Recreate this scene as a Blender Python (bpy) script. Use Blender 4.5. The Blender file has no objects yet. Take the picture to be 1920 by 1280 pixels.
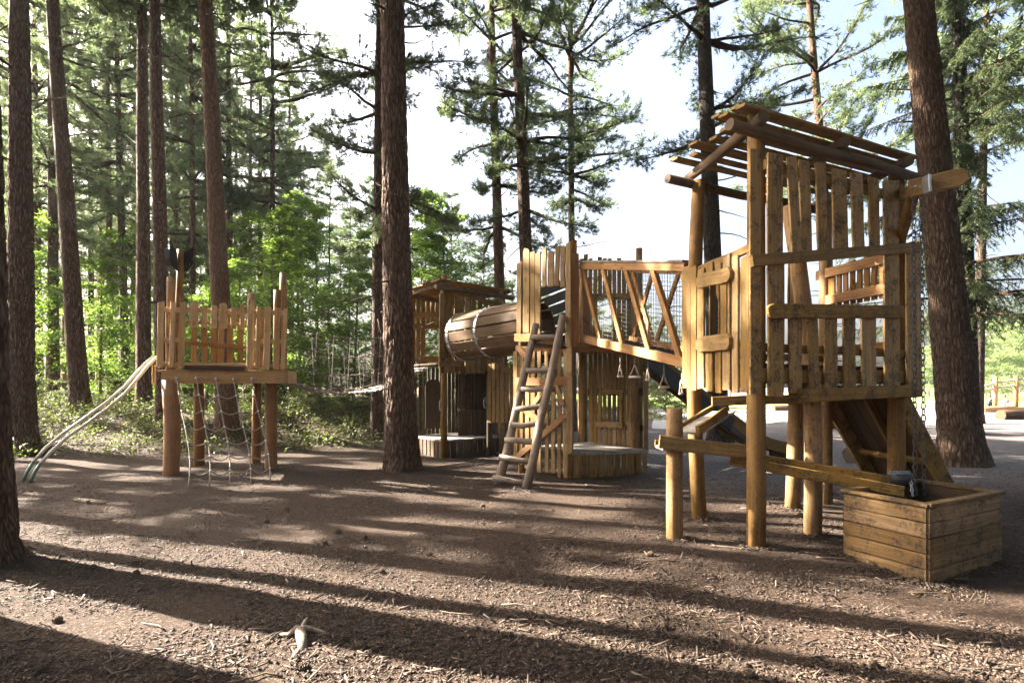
import bpy, math, random
import numpy as np
from mathutils import Vector, Matrix, noise as mnoise
R = math.radians
sc = bpy.context.scene
COL = sc.collection
# ------------------------------------------------------------------ camera, sky, sun, exposure
F, CX, HY, EYE = 1100.0, 960.0, 725.0, 1.5          # focal length, axis and horizon of the 1920 px wide photograph
cam = bpy.data.cameras.new('camera'); cam_o = bpy.data.objects.new('camera', cam); COL.objects.link(cam_o)
cam.sensor_width = 36; cam.lens = F / 1920 * 36; cam.shift_y = 85 / 1920
cam.clip_start = 0.05; cam.clip_end = 2000
cam_o.location = (0, 0, EYE); cam_o.rotation_euler = (R(90), 0, 0)
sc.camera = cam_o
SUN_EL, SUN_AZ = 33.0, 69.0                          # sun to the left, a little behind the playground
world = bpy.data.worlds.new('World'); sc.world = world; world.use_nodes = True
wn = world.node_tree; bg = wn.nodes['Background']
sky = wn.nodes.new('ShaderNodeTexSky'); sky.sky_type = 'NISHITA'; sky.sun_disc = False
sky.sun_elevation = R(SUN_EL); sky.sun_rotation = R(-SUN_AZ); sky.air_density = 0.8; sky.dust_density = 9.0; sky.ozone_density = 1.0
wn.links.new(sky.outputs[0], bg.inputs[0]); bg.inputs[1].default_value = 0.05
sun = bpy.data.lights.new('sun', 'SUN'); sun.energy = 5.0; sun.angle = R(0.5); sun.color = (1.0, 0.90, 0.78)
sun_o = bpy.data.objects.new('sun', sun); COL.objects.link(sun_o)
sdir = Vector((-math.sin(R(SUN_AZ)) * math.cos(R(SUN_EL)), math.cos(R(SUN_AZ)) * math.cos(R(SUN_EL)), math.sin(R(SUN_EL))))
sun_o.rotation_euler = sdir.to_track_quat('Z', 'Y').to_euler(); sun_o.location = (-30, 20, 30)
vs = sc.view_settings; vs.view_transform = 'Standard'; vs.look = 'None'; vs.exposure = 3.8; vs.gamma = 1.0
sc.cycles.max_bounces = 7; sc.cycles.transparent_max_bounces = 6; sc.cycles.use_denoising = True
sc.cycles.caustics_reflective = False; sc.cycles.caustics_refractive = False
rnd = random.Random(11)

# ------------------------------------------------------------------ helpers
def at(px, py, d): return Vector(((px - CX) / F * d, d, EYE - (py - HY) / F * d))
def sstep(a, b, x):
    t = min(1, max(0, (x - a) / (b - a))); return t * t * (3 - 2 * t)
def gz(x, y):                                        # height of the terrain
    edge = 12.3 + 2.2 * sstep(-9, -2, x)
    bank = 0.78 * sstep(edge, edge + 3.6, y) * sstep(0.6, -3.5, x)
    w = 0.05 * mnoise.noise(Vector((x * .45, y * .45, 3.1))) + 0.02 * mnoise.noise(Vector((x * 1.3, y * 1.3, 7.7)))
    if bank > 0.02: w += bank * 0.25 * mnoise.noise(Vector((x * .55, y * .55, 1.0)))
    return bank + w
def gpt(px, py):
    d = EYE * F / (py - HY); return Vector(((px - CX) / F * d, d, gz((px - CX) / F * d, d)))

class MB:
    def __init__(s): s.v = []; s.f = []; s.uv = []; s.tone = []; s.sm = []
    def add(s, verts, faces, uvs, tone, smooth=False):
        b = len(s.v); s.v += [tuple(p) for p in verts]
        for f, u in zip(faces, uvs):
            s.f.append([b + i for i in f]); s.uv += u; s.tone.append(tone); s.sm.append(smooth)
    def board(s, p0, p1, wvec, w, t, e0='cut', e1='cut', wob=0.0025, seg=4, sl0=0.0, sl1=0.0, tone=None, bow=0.0):
        p0 = Vector(p0); p1 = Vector(p1); ax = p1 - p0; L = ax.length
        if L < 1e-4: return
        ax /= L; wd = Vector(wvec); wd = (wd - ax * wd.dot(ax)).normalized(); nd = ax.cross(wd)
        rings = []                                   # axial position, width scale
        def endr(kind, ww):
            if kind == 'round': return [(0, .45), (ww * .1, .74), (ww * .25, .92), (ww * .45, 1)]
            if kind == 'point': return [(0, .5), (ww * .34, 1)]
            return [(0, 1)]
        a = endr(e0, w); b = [(L - q, k) for q, k in reversed(endr(e1, w))]
        mids = []
        for i in range(1, seg):
            q = L * i / seg
            if a[-1][0] + .02 < q < b[0][0] - .02: mids.append((q, 1))
        rings = a + mids + b
        c = min(.006, t * .22, w * .2); hw, ht = w / 2, t / 2
        prof = [(-hw + c, -ht), (hw - c, -ht), (hw, -ht + c), (hw, ht - c), (hw - c, ht), (-hw + c, ht), (-hw, ht - c), (-hw, -ht + c)]
        per = [0]
        for i in range(8):
            q = prof[i]; r_ = prof[(i + 1) % 8]; per.append(per[-1] + math.hypot(q[0] - r_[0], q[1] - r_[1]))
        ou, ov = rnd.uniform(0, 60), rnd.uniform(0, 60)
        tone = rnd.random() if tone is None else tone
        V = []; n = len(rings)
        for k, (q, sc_) in enumerate(rings):
            off = wd * rnd.gauss(0, wob) + nd * (rnd.gauss(0, wob * .6)) + wd * bow * math.sin(math.pi * q / L)
            ws = sc_ * (1 + rnd.gauss(0, wob * 6))
            for (x, y) in prof:
                sh = 0
                if k == 0: sh = sl0 * x
                if k == n - 1: sh = sl1 * x
                V.append(p0 + ax * (q + sh) + wd * (x * ws) + nd * y + off)
        Fs, U = [], []
        for k in range(n - 1):
            for i in range(8):
                j = (i + 1) % 8
                Fs.append((k * 8 + i, k * 8 + j, k * 8 + 8 + j, k * 8 + 8 + i))
                u0, u1 = rings[k][0] + ou, rings[k + 1][0] + ou
                U.append([(u0, per[i] + ov), (u0, per[i + 1] + ov), (u1, per[i + 1] + ov), (u1, per[i] + ov)])
        for base, rev in ((0, True), ((n - 1) * 8, False)):
            idx = list(range(8)); idx = idx[::-1] if rev else idx
            Fs.append([base + i for i in idx]); U.append([(ou + prof[i][1] * .6, ov + prof[i][0]) for i in idx])
        s.add(V, Fs, U, tone)
    def log(s, pts, rad, n=12, cap=True, lump=0.03, tone=None, smooth=True, captone=None):
        pts = [Vector(p) for p in pts]
        if not isinstance(rad, (list, tuple)): rad = [rad] * len(pts)
        tone = rnd.random() if tone is None else tone
        ou, ov = rnd.uniform(0, 60), rnd.uniform(0, 60)
        V = []; L = 0; us = []; up = None
        for k, p in enumerate(pts):
            if k: L += (p - pts[k - 1]).length
            us.append(L + ou)
            t = (pts[min(k + 1, len(pts) - 1)] - pts[max(k - 1, 0)]).normalized()
            if up is None: up = t.orthogonal().normalized()
            up = (up - t * up.dot(t)).normalized(); sd = t.cross(up)
            for i in range(n):
                a = 2 * math.pi * i / n
                r = rad[k] * (1 + lump * mnoise.noise(Vector((ou + math.cos(a) * 1.2, ov + math.sin(a) * 1.2, L * 2.5))) * 2)
                V.append(p + (up * math.cos(a) + sd * math.sin(a)) * r)
        Fs, U = [], []
        for k in range(len(pts) - 1):
            for i in range(n):
                j = (i + 1) % n
                Fs.append((k * n + i, k * n + j, k * n + n + j, k * n + n + i))
                c = 2 * math.pi * max(rad) / n
                U.append([(us[k], ov + i * c), (us[k], ov + i * c + c), (us[k + 1], ov + i * c + c), (us[k + 1], ov + i * c)])
        s.add(V, Fs, U, tone, smooth)
        if cap:
            b = len(s.v) - len(V); m = (len(pts) - 1) * n
            for base, rev in ((0, True), (m, False)):
                idx = list(range(n)); idx = idx[::-1] if rev else idx
                s.f.append([b + base + i for i in idx]); s.sm.append(False)
                s.tone.append(tone if captone is None else captone)
                s.uv += [(ou + math.cos(6.28 * i / n) * .03, ov + math.sin(6.28 * i / n) * .03) for i in idx]
    def poly(s, pts, nrm, t, tone=.5):               # flat plate of any outline
        pts = [Vector(p) for p in pts]; nrm = Vector(nrm).normalized() * t / 2; n = len(pts)
        V = [p - nrm for p in pts] + [p + nrm for p in pts]
        Fs = [list(range(n))[::-1], list(range(n, 2 * n))] + [(i, (i + 1) % n, n + (i + 1) % n, n + i) for i in range(n)]
        U = [[(V[i].x + V[i].y, V[i].z) for i in f] for f in Fs]
        s.add(V, Fs, U, tone)
    def ball(s, c, r, n=6, tone=.5, sq=1.0):
        c = Vector(c); V = []; m = n - 2 if n > 4 else 3
        for k in range(1, m + 1):
            th = math.pi * k / (m + 1)
            for i in range(n):
                a = 2 * math.pi * i / n
                V.append(c + Vector((math.sin(th) * math.cos(a), math.sin(th) * math.sin(a), math.cos(th) * sq)) * r)
        V += [c + Vector((0, 0, r * sq)), c - Vector((0, 0, r * sq))]; T, B = len(V) - 2, len(V) - 1
        Fs = [(k * n + i, k * n + n + i, k * n + n + (i + 1) % n, k * n + (i + 1) % n) for k in range(m - 1) for i in range(n)]
        Fs += [(T, i, (i + 1) % n) for i in range(n)] + [(B, (m - 1) * n + (i + 1) % n, (m - 1) * n + i) for i in range(n)]
        s.add(V, Fs, [[(0, 0)] * len(f) for f in Fs], tone, True)

def setprops(o, label=None, cat=None, group=None, kind=None):
    if label: o['label'] = label
    if cat: o['category'] = cat
    if group: o['group'] = group
    if kind: o['kind'] = kind
    return o
def thing(name, loc, label, cat, group=None):
    o = bpy.data.objects.new(name, None); COL.objects.link(o); o.location = loc; o.empty_display_size = .2
    return setprops(o, label, cat, group)
def origin(o):
    p = Vector((0, 0, 0))
    while o: p += Vector(o.location); o = o.parent
    return p
def mesh_from(mb, name, mat, off=Vector((0, 0, 0))):
    me = bpy.data.meshes.new(name)
    v = np.array(mb.v, dtype=np.float64).reshape(-1, 3) - np.array(off)
    me.from_pydata(v.tolist(), [], mb.f)
    uvl = me.uv_layers.new(name='UVMap'); uvl.data.foreach_set('uv', np.array(mb.uv, dtype=np.float32).ravel())
    at_ = me.attributes.new('tone', 'FLOAT', 'FACE'); at_.data.foreach_set('value', np.array(mb.tone, dtype=np.float32))
    me.polygons.foreach_set('use_smooth', np.array(mb.sm, dtype=bool))
    me.materials.append(mat); me.update(); return me
def part(mb, name, mat, parent=None, label=None):
    off = origin(parent) if parent else Vector((0, 0, 0))
    o = bpy.data.objects.new(name, mesh_from(mb, name, mat, off)); COL.objects.link(o)
    if parent: o.parent = parent
    if label: o['label'] = label
    return o

# ------------------------------------------------------------------ materials
def newmat(name):
    m = bpy.data.materials.new(name); m.use_nodes = True; nt = m.node_tree
    b = nt.nodes['Principled BSDF']; return m, nt, b
def N(nt, t, **kw):
    n = nt.nodes.new(t)
    for k, v in kw.items():
        if k in n.inputs: n.inputs[k].default_value = v
        else: setattr(n, k, v)
    return n
def ramp(nt, fac, stops):
    r = nt.nodes.new('ShaderNodeValToRGB'); e = r.color_ramp.elements
    while len(e) > len(stops): e.remove(e[-1])
    while len(e) < len(stops): e.new(.5)
    for q, (p, c) in zip(e, stops): q.position = p; q.color = (*c, 1) if len(c) == 3 else c
    nt.links.new(fac, r.inputs[0]); return r.outputs[0]
def mix(nt, a, b, fac, mode='MIX'):
    m = nt.nodes.new('ShaderNodeMix'); m.data_type = 'RGBA'; m.blend_type = mode
    for sock, val in ((m.inputs[6], a), (m.inputs[7], b), (m.inputs[0], fac)):
        if hasattr(val, 'node'): nt.links.new(val, sock)
        else: sock.default_value = val if not isinstance(val, tuple) else (*val, 1)
    return m.outputs[2]
def mapping(nt, src, scale, loc=(0, 0, 0)):
    m = nt.nodes.new('ShaderNodeMapping'); m.inputs['Scale'].default_value = scale; m.inputs['Location'].default_value = loc
    nt.links.new(src, m.inputs[0]); return m.outputs[0]
def math_(nt, op, a, b=None):
    m = nt.nodes.new('ShaderNodeMath'); m.operation = op
    for i, v in enumerate((a, b)):
        if v is None: continue
        if hasattr(v, 'node'): nt.links.new(v, m.inputs[i])
        else: m.inputs[i].default_value = v
    return m.outputs[0]
def bump(nt, b, h, strength, dist):
    n = nt.nodes.new('ShaderNodeBump'); n.inputs['Strength'].default_value = strength; n.inputs['Distance'].default_value = dist
    nt.links.new(h, n.inputs['Height']); nt.links.new(n.outputs[0], b.inputs['Normal'])

def wood(name, dark, mid, light, grime=.45, rough=.72):
    m, nt, b = newmat(name)
    uv = N(nt, 'ShaderNodeUVMap').outputs[0]
    warp = N(nt, 'ShaderNodeTexNoise', Scale=1.0, Detail=2.0); nt.links.new(mapping(nt, uv, (1.6, 6, 1)), warp.inputs['Vector'])
    wv = nt.nodes.new('ShaderNodeVectorMath'); wv.operation = 'MULTIPLY_ADD'
    nt.links.new(warp.outputs['Color'], wv.inputs[0]); wv.inputs[1].default_value = (.0, .05, 0); nt.links.new(uv, wv.inputs[2])
    g = N(nt, 'ShaderNodeTexNoise', Scale=1.0, Detail=6.0, Roughness=.62); nt.links.new(mapping(nt, wv.outputs[0], (1.6, 46, 1)), g.inputs['Vector'])
    g2 = N(nt, 'ShaderNodeTexNoise', Scale=1.0, Detail=3.0); nt.links.new(mapping(nt, wv.outputs[0], (.9, 9, 1)), g2.inputs['Vector'])
    col = ramp(nt, g.outputs['Fac'], [(.3, dark), (.5, mid), (.68, light)])
    col = mix(nt, col, mix(nt, dark, light, g2.outputs['Fac']), .45)
    kv = N(nt, 'ShaderNodeTexVoronoi', Scale=1.0); nt.links.new(mapping(nt, wv.outputs[0], (2.6, 8.5, 1)), kv.inputs['Vector'])
    knot = ramp(nt, kv.outputs['Distance'], [(.0, (1, 1, 1)), (.07, (.75, .75, .75)), (.16, (0, 0, 0))])
    col = mix(nt, col, tuple(c * .35 for c in dark), math_(nt, 'MULTIPLY', knot, .8))
    tone = N(nt, 'ShaderNodeAttribute', attribute_name='tone').outputs['Fac']
    hs = N(nt, 'ShaderNodeHueSaturation'); nt.links.new(col, hs.inputs['Color'])
    nt.links.new(math_(nt, 'MULTIPLY_ADD', tone, .55), hs.inputs['Value']); hs.inputs['Value'].links[0].from_node.inputs[2].default_value = .7
    nt.links.new(math_(nt, 'MULTIPLY_ADD', tone, -.3), hs.inputs['Saturation']); hs.inputs['Saturation'].links[0].from_node.inputs[2].default_value = 1.22
    oc = N(nt, 'ShaderNodeTexCoord').outputs['Object']
    st = N(nt, 'ShaderNodeTexNoise', Scale=5.5, Detail=7.0, Roughness=.66); nt.links.new(oc, st.inputs['Vector'])
    sp = N(nt, 'ShaderNodeTexNoise', Scale=38.0, Detail=3.0); nt.links.new(oc, sp.inputs['Vector'])
    stain = ramp(nt, math_(nt, 'MULTIPLY', st.outputs['Fac'], math_(nt, 'ADD', sp.outputs['Fac'], .45)), [(.44, (0, 0, 0)), (.66, (1, 1, 1))])
    col = mix(nt, hs.outputs[0], (.035, .026, .018), math_(nt, 'MULTIPLY', stain, grime))
    nt.links.new(col, b.inputs['Base Color'])
    b.inputs['Roughness'].default_value = rough; b.inputs['Specular IOR Level'].default_value = .3
    bump(nt, b, math_(nt, 'SUBTRACT', g.outputs['Fac'], math_(nt, 'MULTIPLY', knot, .4)), .35, .006)
    return m
M = {}
M['plank'] = wood('weathered_larch', (.075, .038, .012), (.225, .137, .046), (.37, .24, .098), grime=.4)
M['plank_worn'] = wood('worn_larch', (.09, .047, .015), (.33, .20, .075), (.48, .32, .14), grime=.85)
M['orange'] = wood('orange_larch', (.12, .05, .016), (.28, .138, .048), (.41, .235, .10), grime=.25)
M['post'] = wood('round_post_wood', (.095, .05, .017), (.22, .127, .048), (.33, .205, .09), grime=.5)
M['barrel'] = wood('weathered_barrel', (.04, .021, .008), (.115, .064, .026), (.20, .125, .06), grime=.5)
M['fresh'] = wood('pale_larch', (.18, .10, .04), (.44, .28, .125), (.60, .42, .22), grime=.25)
M['beam'] = wood('brown_round_log', (.05, .032, .02), (.125, .083, .05), (.21, .15, .10), grime=.5)
M['log'] = wood('grey_log_wood', (.10, .072, .05), (.20, .155, .115), (.33, .27, .21), grime=.4)
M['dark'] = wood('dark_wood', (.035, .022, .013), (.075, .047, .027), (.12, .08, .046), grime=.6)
M['red'] = wood('red_brown_post', (.12, .06, .025), (.24, .125, .052), (.34, .19, .085), grime=.3)
M['root'] = wood('bleached_root', (.10, .07, .05), (.22, .165, .12), (.36, .29, .22), grime=.75)
M['twig'] = wood('fallen_twig', (.05, .035, .022), (.12, .085, .058), (.20, .15, .105))
M['box'] = wood('stained_box_boards', (.055, .03, .013), (.19, .118, .055), (.33, .22, .115), grime=.95)
M['grey'] = wood('grey_boards', (.14, .125, .105), (.27, .245, .215), (.40, .37, .33), grime=.45)
def plain(name, c, rough=.5, metal=0.0, var=.2, scale=12):
    m, nt, b = newmat(name)
    oc = N(nt, 'ShaderNodeTexCoord').outputs['Object']
    n = N(nt, 'ShaderNodeTexNoise', Scale=float(scale), Detail=5.0); nt.links.new(oc, n.inputs['Vector'])
    col = ramp(nt, n.outputs['Fac'], [(.3, tuple(x * (1 - var) for x in c)), (.7, tuple(min(1, x * (1 + var)) for x in c))])
    nt.links.new(col, b.inputs['Base Color']); b.inputs['Roughness'].default_value = rough; b.inputs['Metallic'].default_value = metal
    bump(nt, b, n.outputs['Fac'], .12, .004)
    return m
M['steel'] = plain('galvanised_steel', (.42, .43, .45), .38, .9)
M['chain'] = plain('dull_chain_steel', (.10, .102, .11), .5, .7)
M['pipe'] = plain('pale_painted_pipe', (.62, .60, .55), .32, .0, .12)
M['pipe_green'] = plain('green_painted_pipe', (.07, .16, .13), .35)
M['rubber'] = plain('black_rubber', (.014, .015, .018), .55)
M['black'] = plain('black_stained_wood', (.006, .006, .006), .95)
M['fin'] = plain('black_plastic_fin', (.008, .008, .010), .95)
M['rope'] = plain('weathered_rope', (.27, .225, .18), .9, 0, .35, 60)
M['rope_dark'] = plain('dark_rope', (.10, .078, .06), .9, 0, .35, 60)
M['ferrule'] = plain('white_ferrule', (.72, .72, .72), .4)
M['net'] = plain('dark_wire_netting', (.05, .05, .045), .6)
M['grip'] = plain('pale_grip', (.62, .55, .5), .5)

def bark(name, crev, plate, light, sc_=1.0):
    m, nt, b = newmat(name)
    uv = N(nt, 'ShaderNodeUVMap').outputs[0]
    w = N(nt, 'ShaderNodeTexNoise', Scale=1.0, Detail=3.0); nt.links.new(mapping(nt, uv, (5, 9, 1)), w.inputs['Vector'])
    wv = nt.nodes.new('ShaderNodeVectorMath'); wv.operation = 'MULTIPLY_ADD'
    nt.links.new(w.outputs['Color'], wv.inputs[0]); wv.inputs[1].default_value = (.2, .075, 0); nt.links.new(uv, wv.inputs[2])
    v = N(nt, 'ShaderNodeTexVoronoi', feature='DISTANCE_TO_EDGE', Scale=1.0); nt.links.new(mapping(nt, wv.outputs[0], (5.0 * sc_, 24 * sc_, 1)), v.inputs['Vector'])
    v2 = N(nt, 'ShaderNodeTexVoronoi', Scale=1.0); nt.links.new(mapping(nt, wv.outputs[0], (5.0 * sc_, 24 * sc_, 1)), v2.inputs['Vector'])
    fn = N(nt, 'ShaderNodeTexNoise', Scale=1.0, Detail=6.0, Roughness=.7); nt.links.new(mapping(nt, uv, (22, 60, 1)), fn.inputs['Vector'])
    crack = ramp(nt, v.outputs['Distance'], [(.0, (0, 0, 0)), (.12, (.4, .4, .4)), (.40, (1, 1, 1))])
    pc = mix(nt, plate, light, math_(nt, 'MULTIPLY', fn.outputs['Fac'], .95))
    sep = N(nt, 'ShaderNodeSeparateColor'); nt.links.new(v2.outputs['Color'], sep.inputs[0])
    pc = mix(nt, pc, tuple(c * .62 for c in plate), math_(nt, 'MULTIPLY', sep.outputs[0], .7))
    col = mix(nt, crev, pc, crack)
    tone = N(nt, 'ShaderNodeAttribute', attribute_name='tone').outputs['Fac']
    col = mix(nt, col, tuple(c * 1.5 for c in (light[0], light[1] * .72, light[2] * .5)), math_(nt, 'MULTIPLY', tone, .35))
    nt.links.new(col, b.inputs['Base Color']); b.inputs['Roughness'].default_value = .9; b.inputs['Specular IOR Level'].default_value = .15
    h = math_(nt, 'ADD', math_(nt, 'MULTIPLY', crack, 1.0), math_(nt, 'MULTIPLY', fn.outputs['Fac'], .35))
    bump(nt, b, h, .9, .03)
    return m
M['bark'] = bark('pine_bark', (.013, .009, .007), (.115, .08, .06), (.25, .19, .148))
M['bark_grey'] = bark('grey_bark', (.012, .010, .009), (.065, .055, .048), (.16, .14, .122), 1.15)
M['bark_small'] = bark('young_bark', (.026, .016, .011), (.135, .084, .056), (.25, .168, .118), 1.6)
M['bark_beech'] = bark('beech_bark', (.08, .075, .06), (.16, .15, .125), (.24, .23, .2), 1.0)

def leafmat(name, c0, c1, trans=.45, tcol=None, rough=.55):
    m, nt, b = newmat(name)
    tone = N(nt, 'ShaderNodeAttribute', attribute_name='tone').outputs['Fac']
    col = ramp(nt, tone, [(.0, c0), (1., c1)])
    nt.links.new(col, b.inputs['Base Color']); b.inputs['Roughness'].default_value = rough; b.inputs['Specular IOR Level'].default_value = .25
    tr = N(nt, 'ShaderNodeBsdfTranslucent')
    tc = mix(nt, col, tcol, .55) if tcol else col
    nt.links.new(tc, tr.inputs[0])
    mx = N(nt, 'ShaderNodeMixShader'); mx.inputs[0].default_value = trans
    nt.links.new(b.outputs[0], mx.inputs[1]); nt.links.new(tr.outputs[0], mx.inputs[2])
    nt.links.new(mx.outputs[0], nt.nodes['Material Output'].inputs[0])
    return m
M['needle'] = leafmat('pine_needles', (.045, .08, .05), (.14, .19, .095), .5, (.25, .32, .13))
M['spruce'] = leafmat('spruce_needles', (.025, .048, .03), (.075, .11, .04), .35, (.16, .2, .06))
M['leaf'] = leafmat('beech_leaves', (.075, .145, .025), (.175, .275, .05), .55, (.28, .42, .06))
M['ivy'] = leafmat('ground_leaves', (.06, .055, .022), (.145, .18, .055), .4, (.2, .26, .06))
M['hazewood'] = leafmat('hazed_far_needles', (.065, .10, .075), (.15, .20, .125), .5, (.22, .29, .17))  # paler, bluer needles: distance haze put into the colour

# ------------------------------------------------------------------ ground
def ground_mat():
    m, nt, b = newmat('bark_mulch')
    oc = N(nt, 'ShaderNodeTexCoord').outputs['Object']
    n1 = N(nt, 'ShaderNodeTexNoise', Scale=.45, Detail=4.0); nt.links.new(oc, n1.inputs['Vector'])
    n2 = N(nt, 'ShaderNodeTexNoise', Scale=26.0, Detail=8.0, Roughness=.72); nt.links.new(oc, n2.inputs['Vector'])
    wn_ = N(nt, 'ShaderNodeTexNoise', Scale=14.0, Detail=2.0); nt.links.new(oc, wn_.inputs['Vector'])
    wv = nt.nodes.new('ShaderNodeVectorMath'); wv.operation = 'MULTIPLY_ADD'
    nt.links.new(wn_.outputs['Color'], wv.inputs[0]); wv.inputs[1].default_value = (.07, .07, 0); nt.links.new(oc, wv.inputs[2])
    v = N(nt, 'ShaderNodeTexVoronoi', Scale=1.0); nt.links.new(mapping(nt, wv.outputs[0], (110, 66, 60)), v.inputs['Vector'])
    v2 = N(nt, 'ShaderNodeTexVoronoi', Scale=1.0); nt.links.new(mapping(nt, wv.outputs[0], (60, 100, 60), (3, 1, 0)), v2.inputs['Vector'])
    s1 = N(nt, 'ShaderNodeSeparateColor'); nt.links.new(v.outputs['Color'], s1.inputs[0])
    s2 = N(nt, 'ShaderNodeSeparateColor'); nt.links.new(v2.outputs['Color'], s2.inputs[0])
    chip = math_(nt, 'MULTIPLY', math_(nt, 'ADD', s1.outputs[0], s2.outputs[1]), .5)
    col = ramp(nt, chip, [(.12, (.016, .009, .006)), (.45, (.042, .027, .018)), (.72, (.085, .058, .041)), (.95, (.19, .142, .106))])
    soil = ramp(nt, n2.outputs['Fac'], [(.3, (.021, .013, .009)), (.6, (.062, .043, .031)), (.75, (.122, .088, .066))])
    col = mix(nt, col, soil, ramp(nt, n1.outputs['Fac'], [(.36, (.15, .15, .15)), (.62, (.8, .8, .8))]))
    # dull litter and moss deeper in the wood, grey bark chips past the towers
    sx = N(nt, 'ShaderNodeSeparateXYZ'); nt.links.new(oc, sx.inputs[0])
    deep = ramp(nt, math_(nt, 'MULTIPLY', sx.outputs[1], .02), [(.27, (0, 0, 0)), (.36, (1, 1, 1))])
    left = ramp(nt, math_(nt, 'MULTIPLY', sx.outputs[0], -.1), [(.1, (0, 0, 0)), (.4, (1, 1, 1))])
    lit = ramp(nt, n2.outputs['Fac'], [(.3, (.05, .045, .02)), (.55, (.12, .10, .045)), (.75, (.20, .15, .08))])
    col = mix(nt, col, lit, math_(nt, 'MULTIPLY', deep, math_(nt, 'MULTIPLY', left, .8)))
    gr = ramp(nt, math_(nt, 'MULTIPLY', sx.outputs[1], .02), [(.15, (0, 0, 0)), (.21, (1, 1, 1))])
    rt = ramp(nt, math_(nt, 'MULTIPLY', sx.outputs[0], .1), [(.15, (0, 0, 0)), (.3, (1, 1, 1))])
    greyc = ramp(nt, chip, [(.15, (.07, .062, .06)), (.5, (.17, .155, .15)), (.9, (.4, .385, .38))])
    col = mix(nt, col, greyc, math_(nt, 'MULTIPLY', math_(nt, 'MULTIPLY', gr, rt), .75))
    nt.links.new(col, b.inputs['Base Color']); b.inputs['Roughness'].default_value = .92; b.inputs['Specular IOR Level'].default_value = .15
    h = math_(nt, 'ADD', math_(nt, 'MULTIPLY', chip, .7), math_(nt, 'MULTIPLY', n2.outputs['Fac'], .9))
    bump(nt, b, h, 1.0, .035)
    return m
M['ground'] = ground_mat()
def grid_axis(lo, hi, fine_lo, fine_hi, step, grow=1.22):
    a = list(np.arange(fine_lo, fine_hi + 1e-6, step)); s = step; x = fine_hi
    while x < hi: s *= grow; x += s; a.append(min(x, hi))
    s = step; x = fine_lo; pre = []
    while x > lo: s *= grow; x -= s; pre.append(max(x, lo))
    return sorted(set(pre)) + a
xs = grid_axis(-600, 600, -13, 9, .16); ys = grid_axis(-60, 900, 1.5, 20, .16)
nx, ny = len(xs), len(ys)
gv = [(x, y, gz(x, y) if abs(x) < 60 and y < 70 else gz(max(-60, min(60, x)), min(70, y))) for y in ys for x in xs]
gf = [(j * nx + i, j * nx + i + 1, (j + 1) * nx + i + 1, (j + 1) * nx + i) for j in range(ny - 1) for i in range(nx - 1)]
me = bpy.data.meshes.new('ground'); me.from_pydata(gv, [], gf); me.polygons.foreach_set('use_smooth', [True] * len(gf)); me.materials.append(M['ground'])
go = bpy.data.objects.new('ground', me); COL.objects.link(go); go['kind'] = 'structure'

def sheet(name, pts, mat, lift):
    me = bpy.data.meshes.new(name); V = []
    for (a, b) in pts:                                # strip of left/right pairs
        n = 14
        for k in range(n + 1):
            x = a[0] + (b[0] - a[0]) * k / n; y = a[1] + (b[1] - a[1]) * k / n
            V.append((x, y, gz(max(-60, min(60, x)), min(70, y)) + lift))
    n = 15; Fs = [(j * n + i, j * n + i + 1, j * n + n + i + 1, j * n + n + i) for j in range(len(pts) - 1) for i in range(n - 1)]
    me.from_pydata(V, [], Fs); me.materials.append(mat); o = bpy.data.objects.new(name, me); COL.objects.link(o); o['kind'] = 'structure'; return o
def surf(name, c0, c1, scale):
    m, nt, b = newmat(name); oc = N(nt, 'ShaderNodeTexCoord').outputs['Object']
    n = N(nt, 'ShaderNodeTexNoise', Scale=scale, Detail=8.0, Roughness=.7); nt.links.new(oc, n.inputs['Vector'])
    n2 = N(nt, 'ShaderNodeTexNoise', Scale=.5, Detail=3.0); nt.links.new(oc, n2.inputs['Vector'])
    nt.links.new(ramp(nt, math_(nt, 'MULTIPLY', math_(nt, 'ADD', n.outputs['Fac'], n2.outputs['Fac']), .5), [(.35, c0), (.62, c1)]), b.inputs['Base Color'])
    b.inputs['Roughness'].default_value = .95; bump(nt, b, n.outputs['Fac'], .6, .03); return m
M['path'] = surf('pale_gravel', (.22, .21, .2), (.42, .41, .4), 20.)
M['lawn'] = surf('mown_grass', (.08, .14, .02), (.19, .27, .045), 9.)
sheet('path', [((5, 21), (7.5, 19.3)), ((6.5, 27), (11, 24.5)), ((8, 33), (16, 30)), ((12, 38), (32, 33)), ((30, 40), (80, 37)), ((80, 41), (120, 39))], M['path'], .012)
sheet('lawn', [((5, 41), (110, 41.5)), ((5, 55), (120, 55)), ((5, 80), (130, 80)), ((0, 120), (160, 120))], M['lawn'], .016)

# ------------------------------------------------------------------ foliage meshes (numpy)
def raw_mesh(name, V, tris, tone, mats, matidx=None, uv=None, quads=False):
    me = bpy.data.meshes.new(name); k = 4 if quads else 3
    me.vertices.add(len(V)); me.vertices.foreach_set('co', np.asarray(V, np.float32).ravel())
    n = len(tris); me.loops.add(n * k); me.loops.foreach_set('vertex_index', np.asarray(tris, np.int32).ravel())
    me.polygons.add(n); me.polygons.foreach_set('loop_start', np.arange(0, n * k, k, dtype=np.int32))
    me.polygons.foreach_set('loop_total', np.full(n, k, np.int32))
    if matidx is not None: me.polygons.foreach_set('material_index', np.asarray(matidx, np.int32))
    a = me.attributes.new('tone', 'FLOAT', 'FACE'); a.data.foreach_set('value', np.asarray(tone, np.float32))
    uvl = me.uv_layers.new(name='UVMap')
    if uv is not None: uvl.data.foreach_set('uv', np.asarray(uv, np.float32).ravel())
    for m in mats: me.materials.append(m)
    me.update(calc_edges=True); me.validate(); return me
def unit(v): return v / np.maximum(np.linalg.norm(v, axis=-1, keepdims=True), 1e-9)
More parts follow.
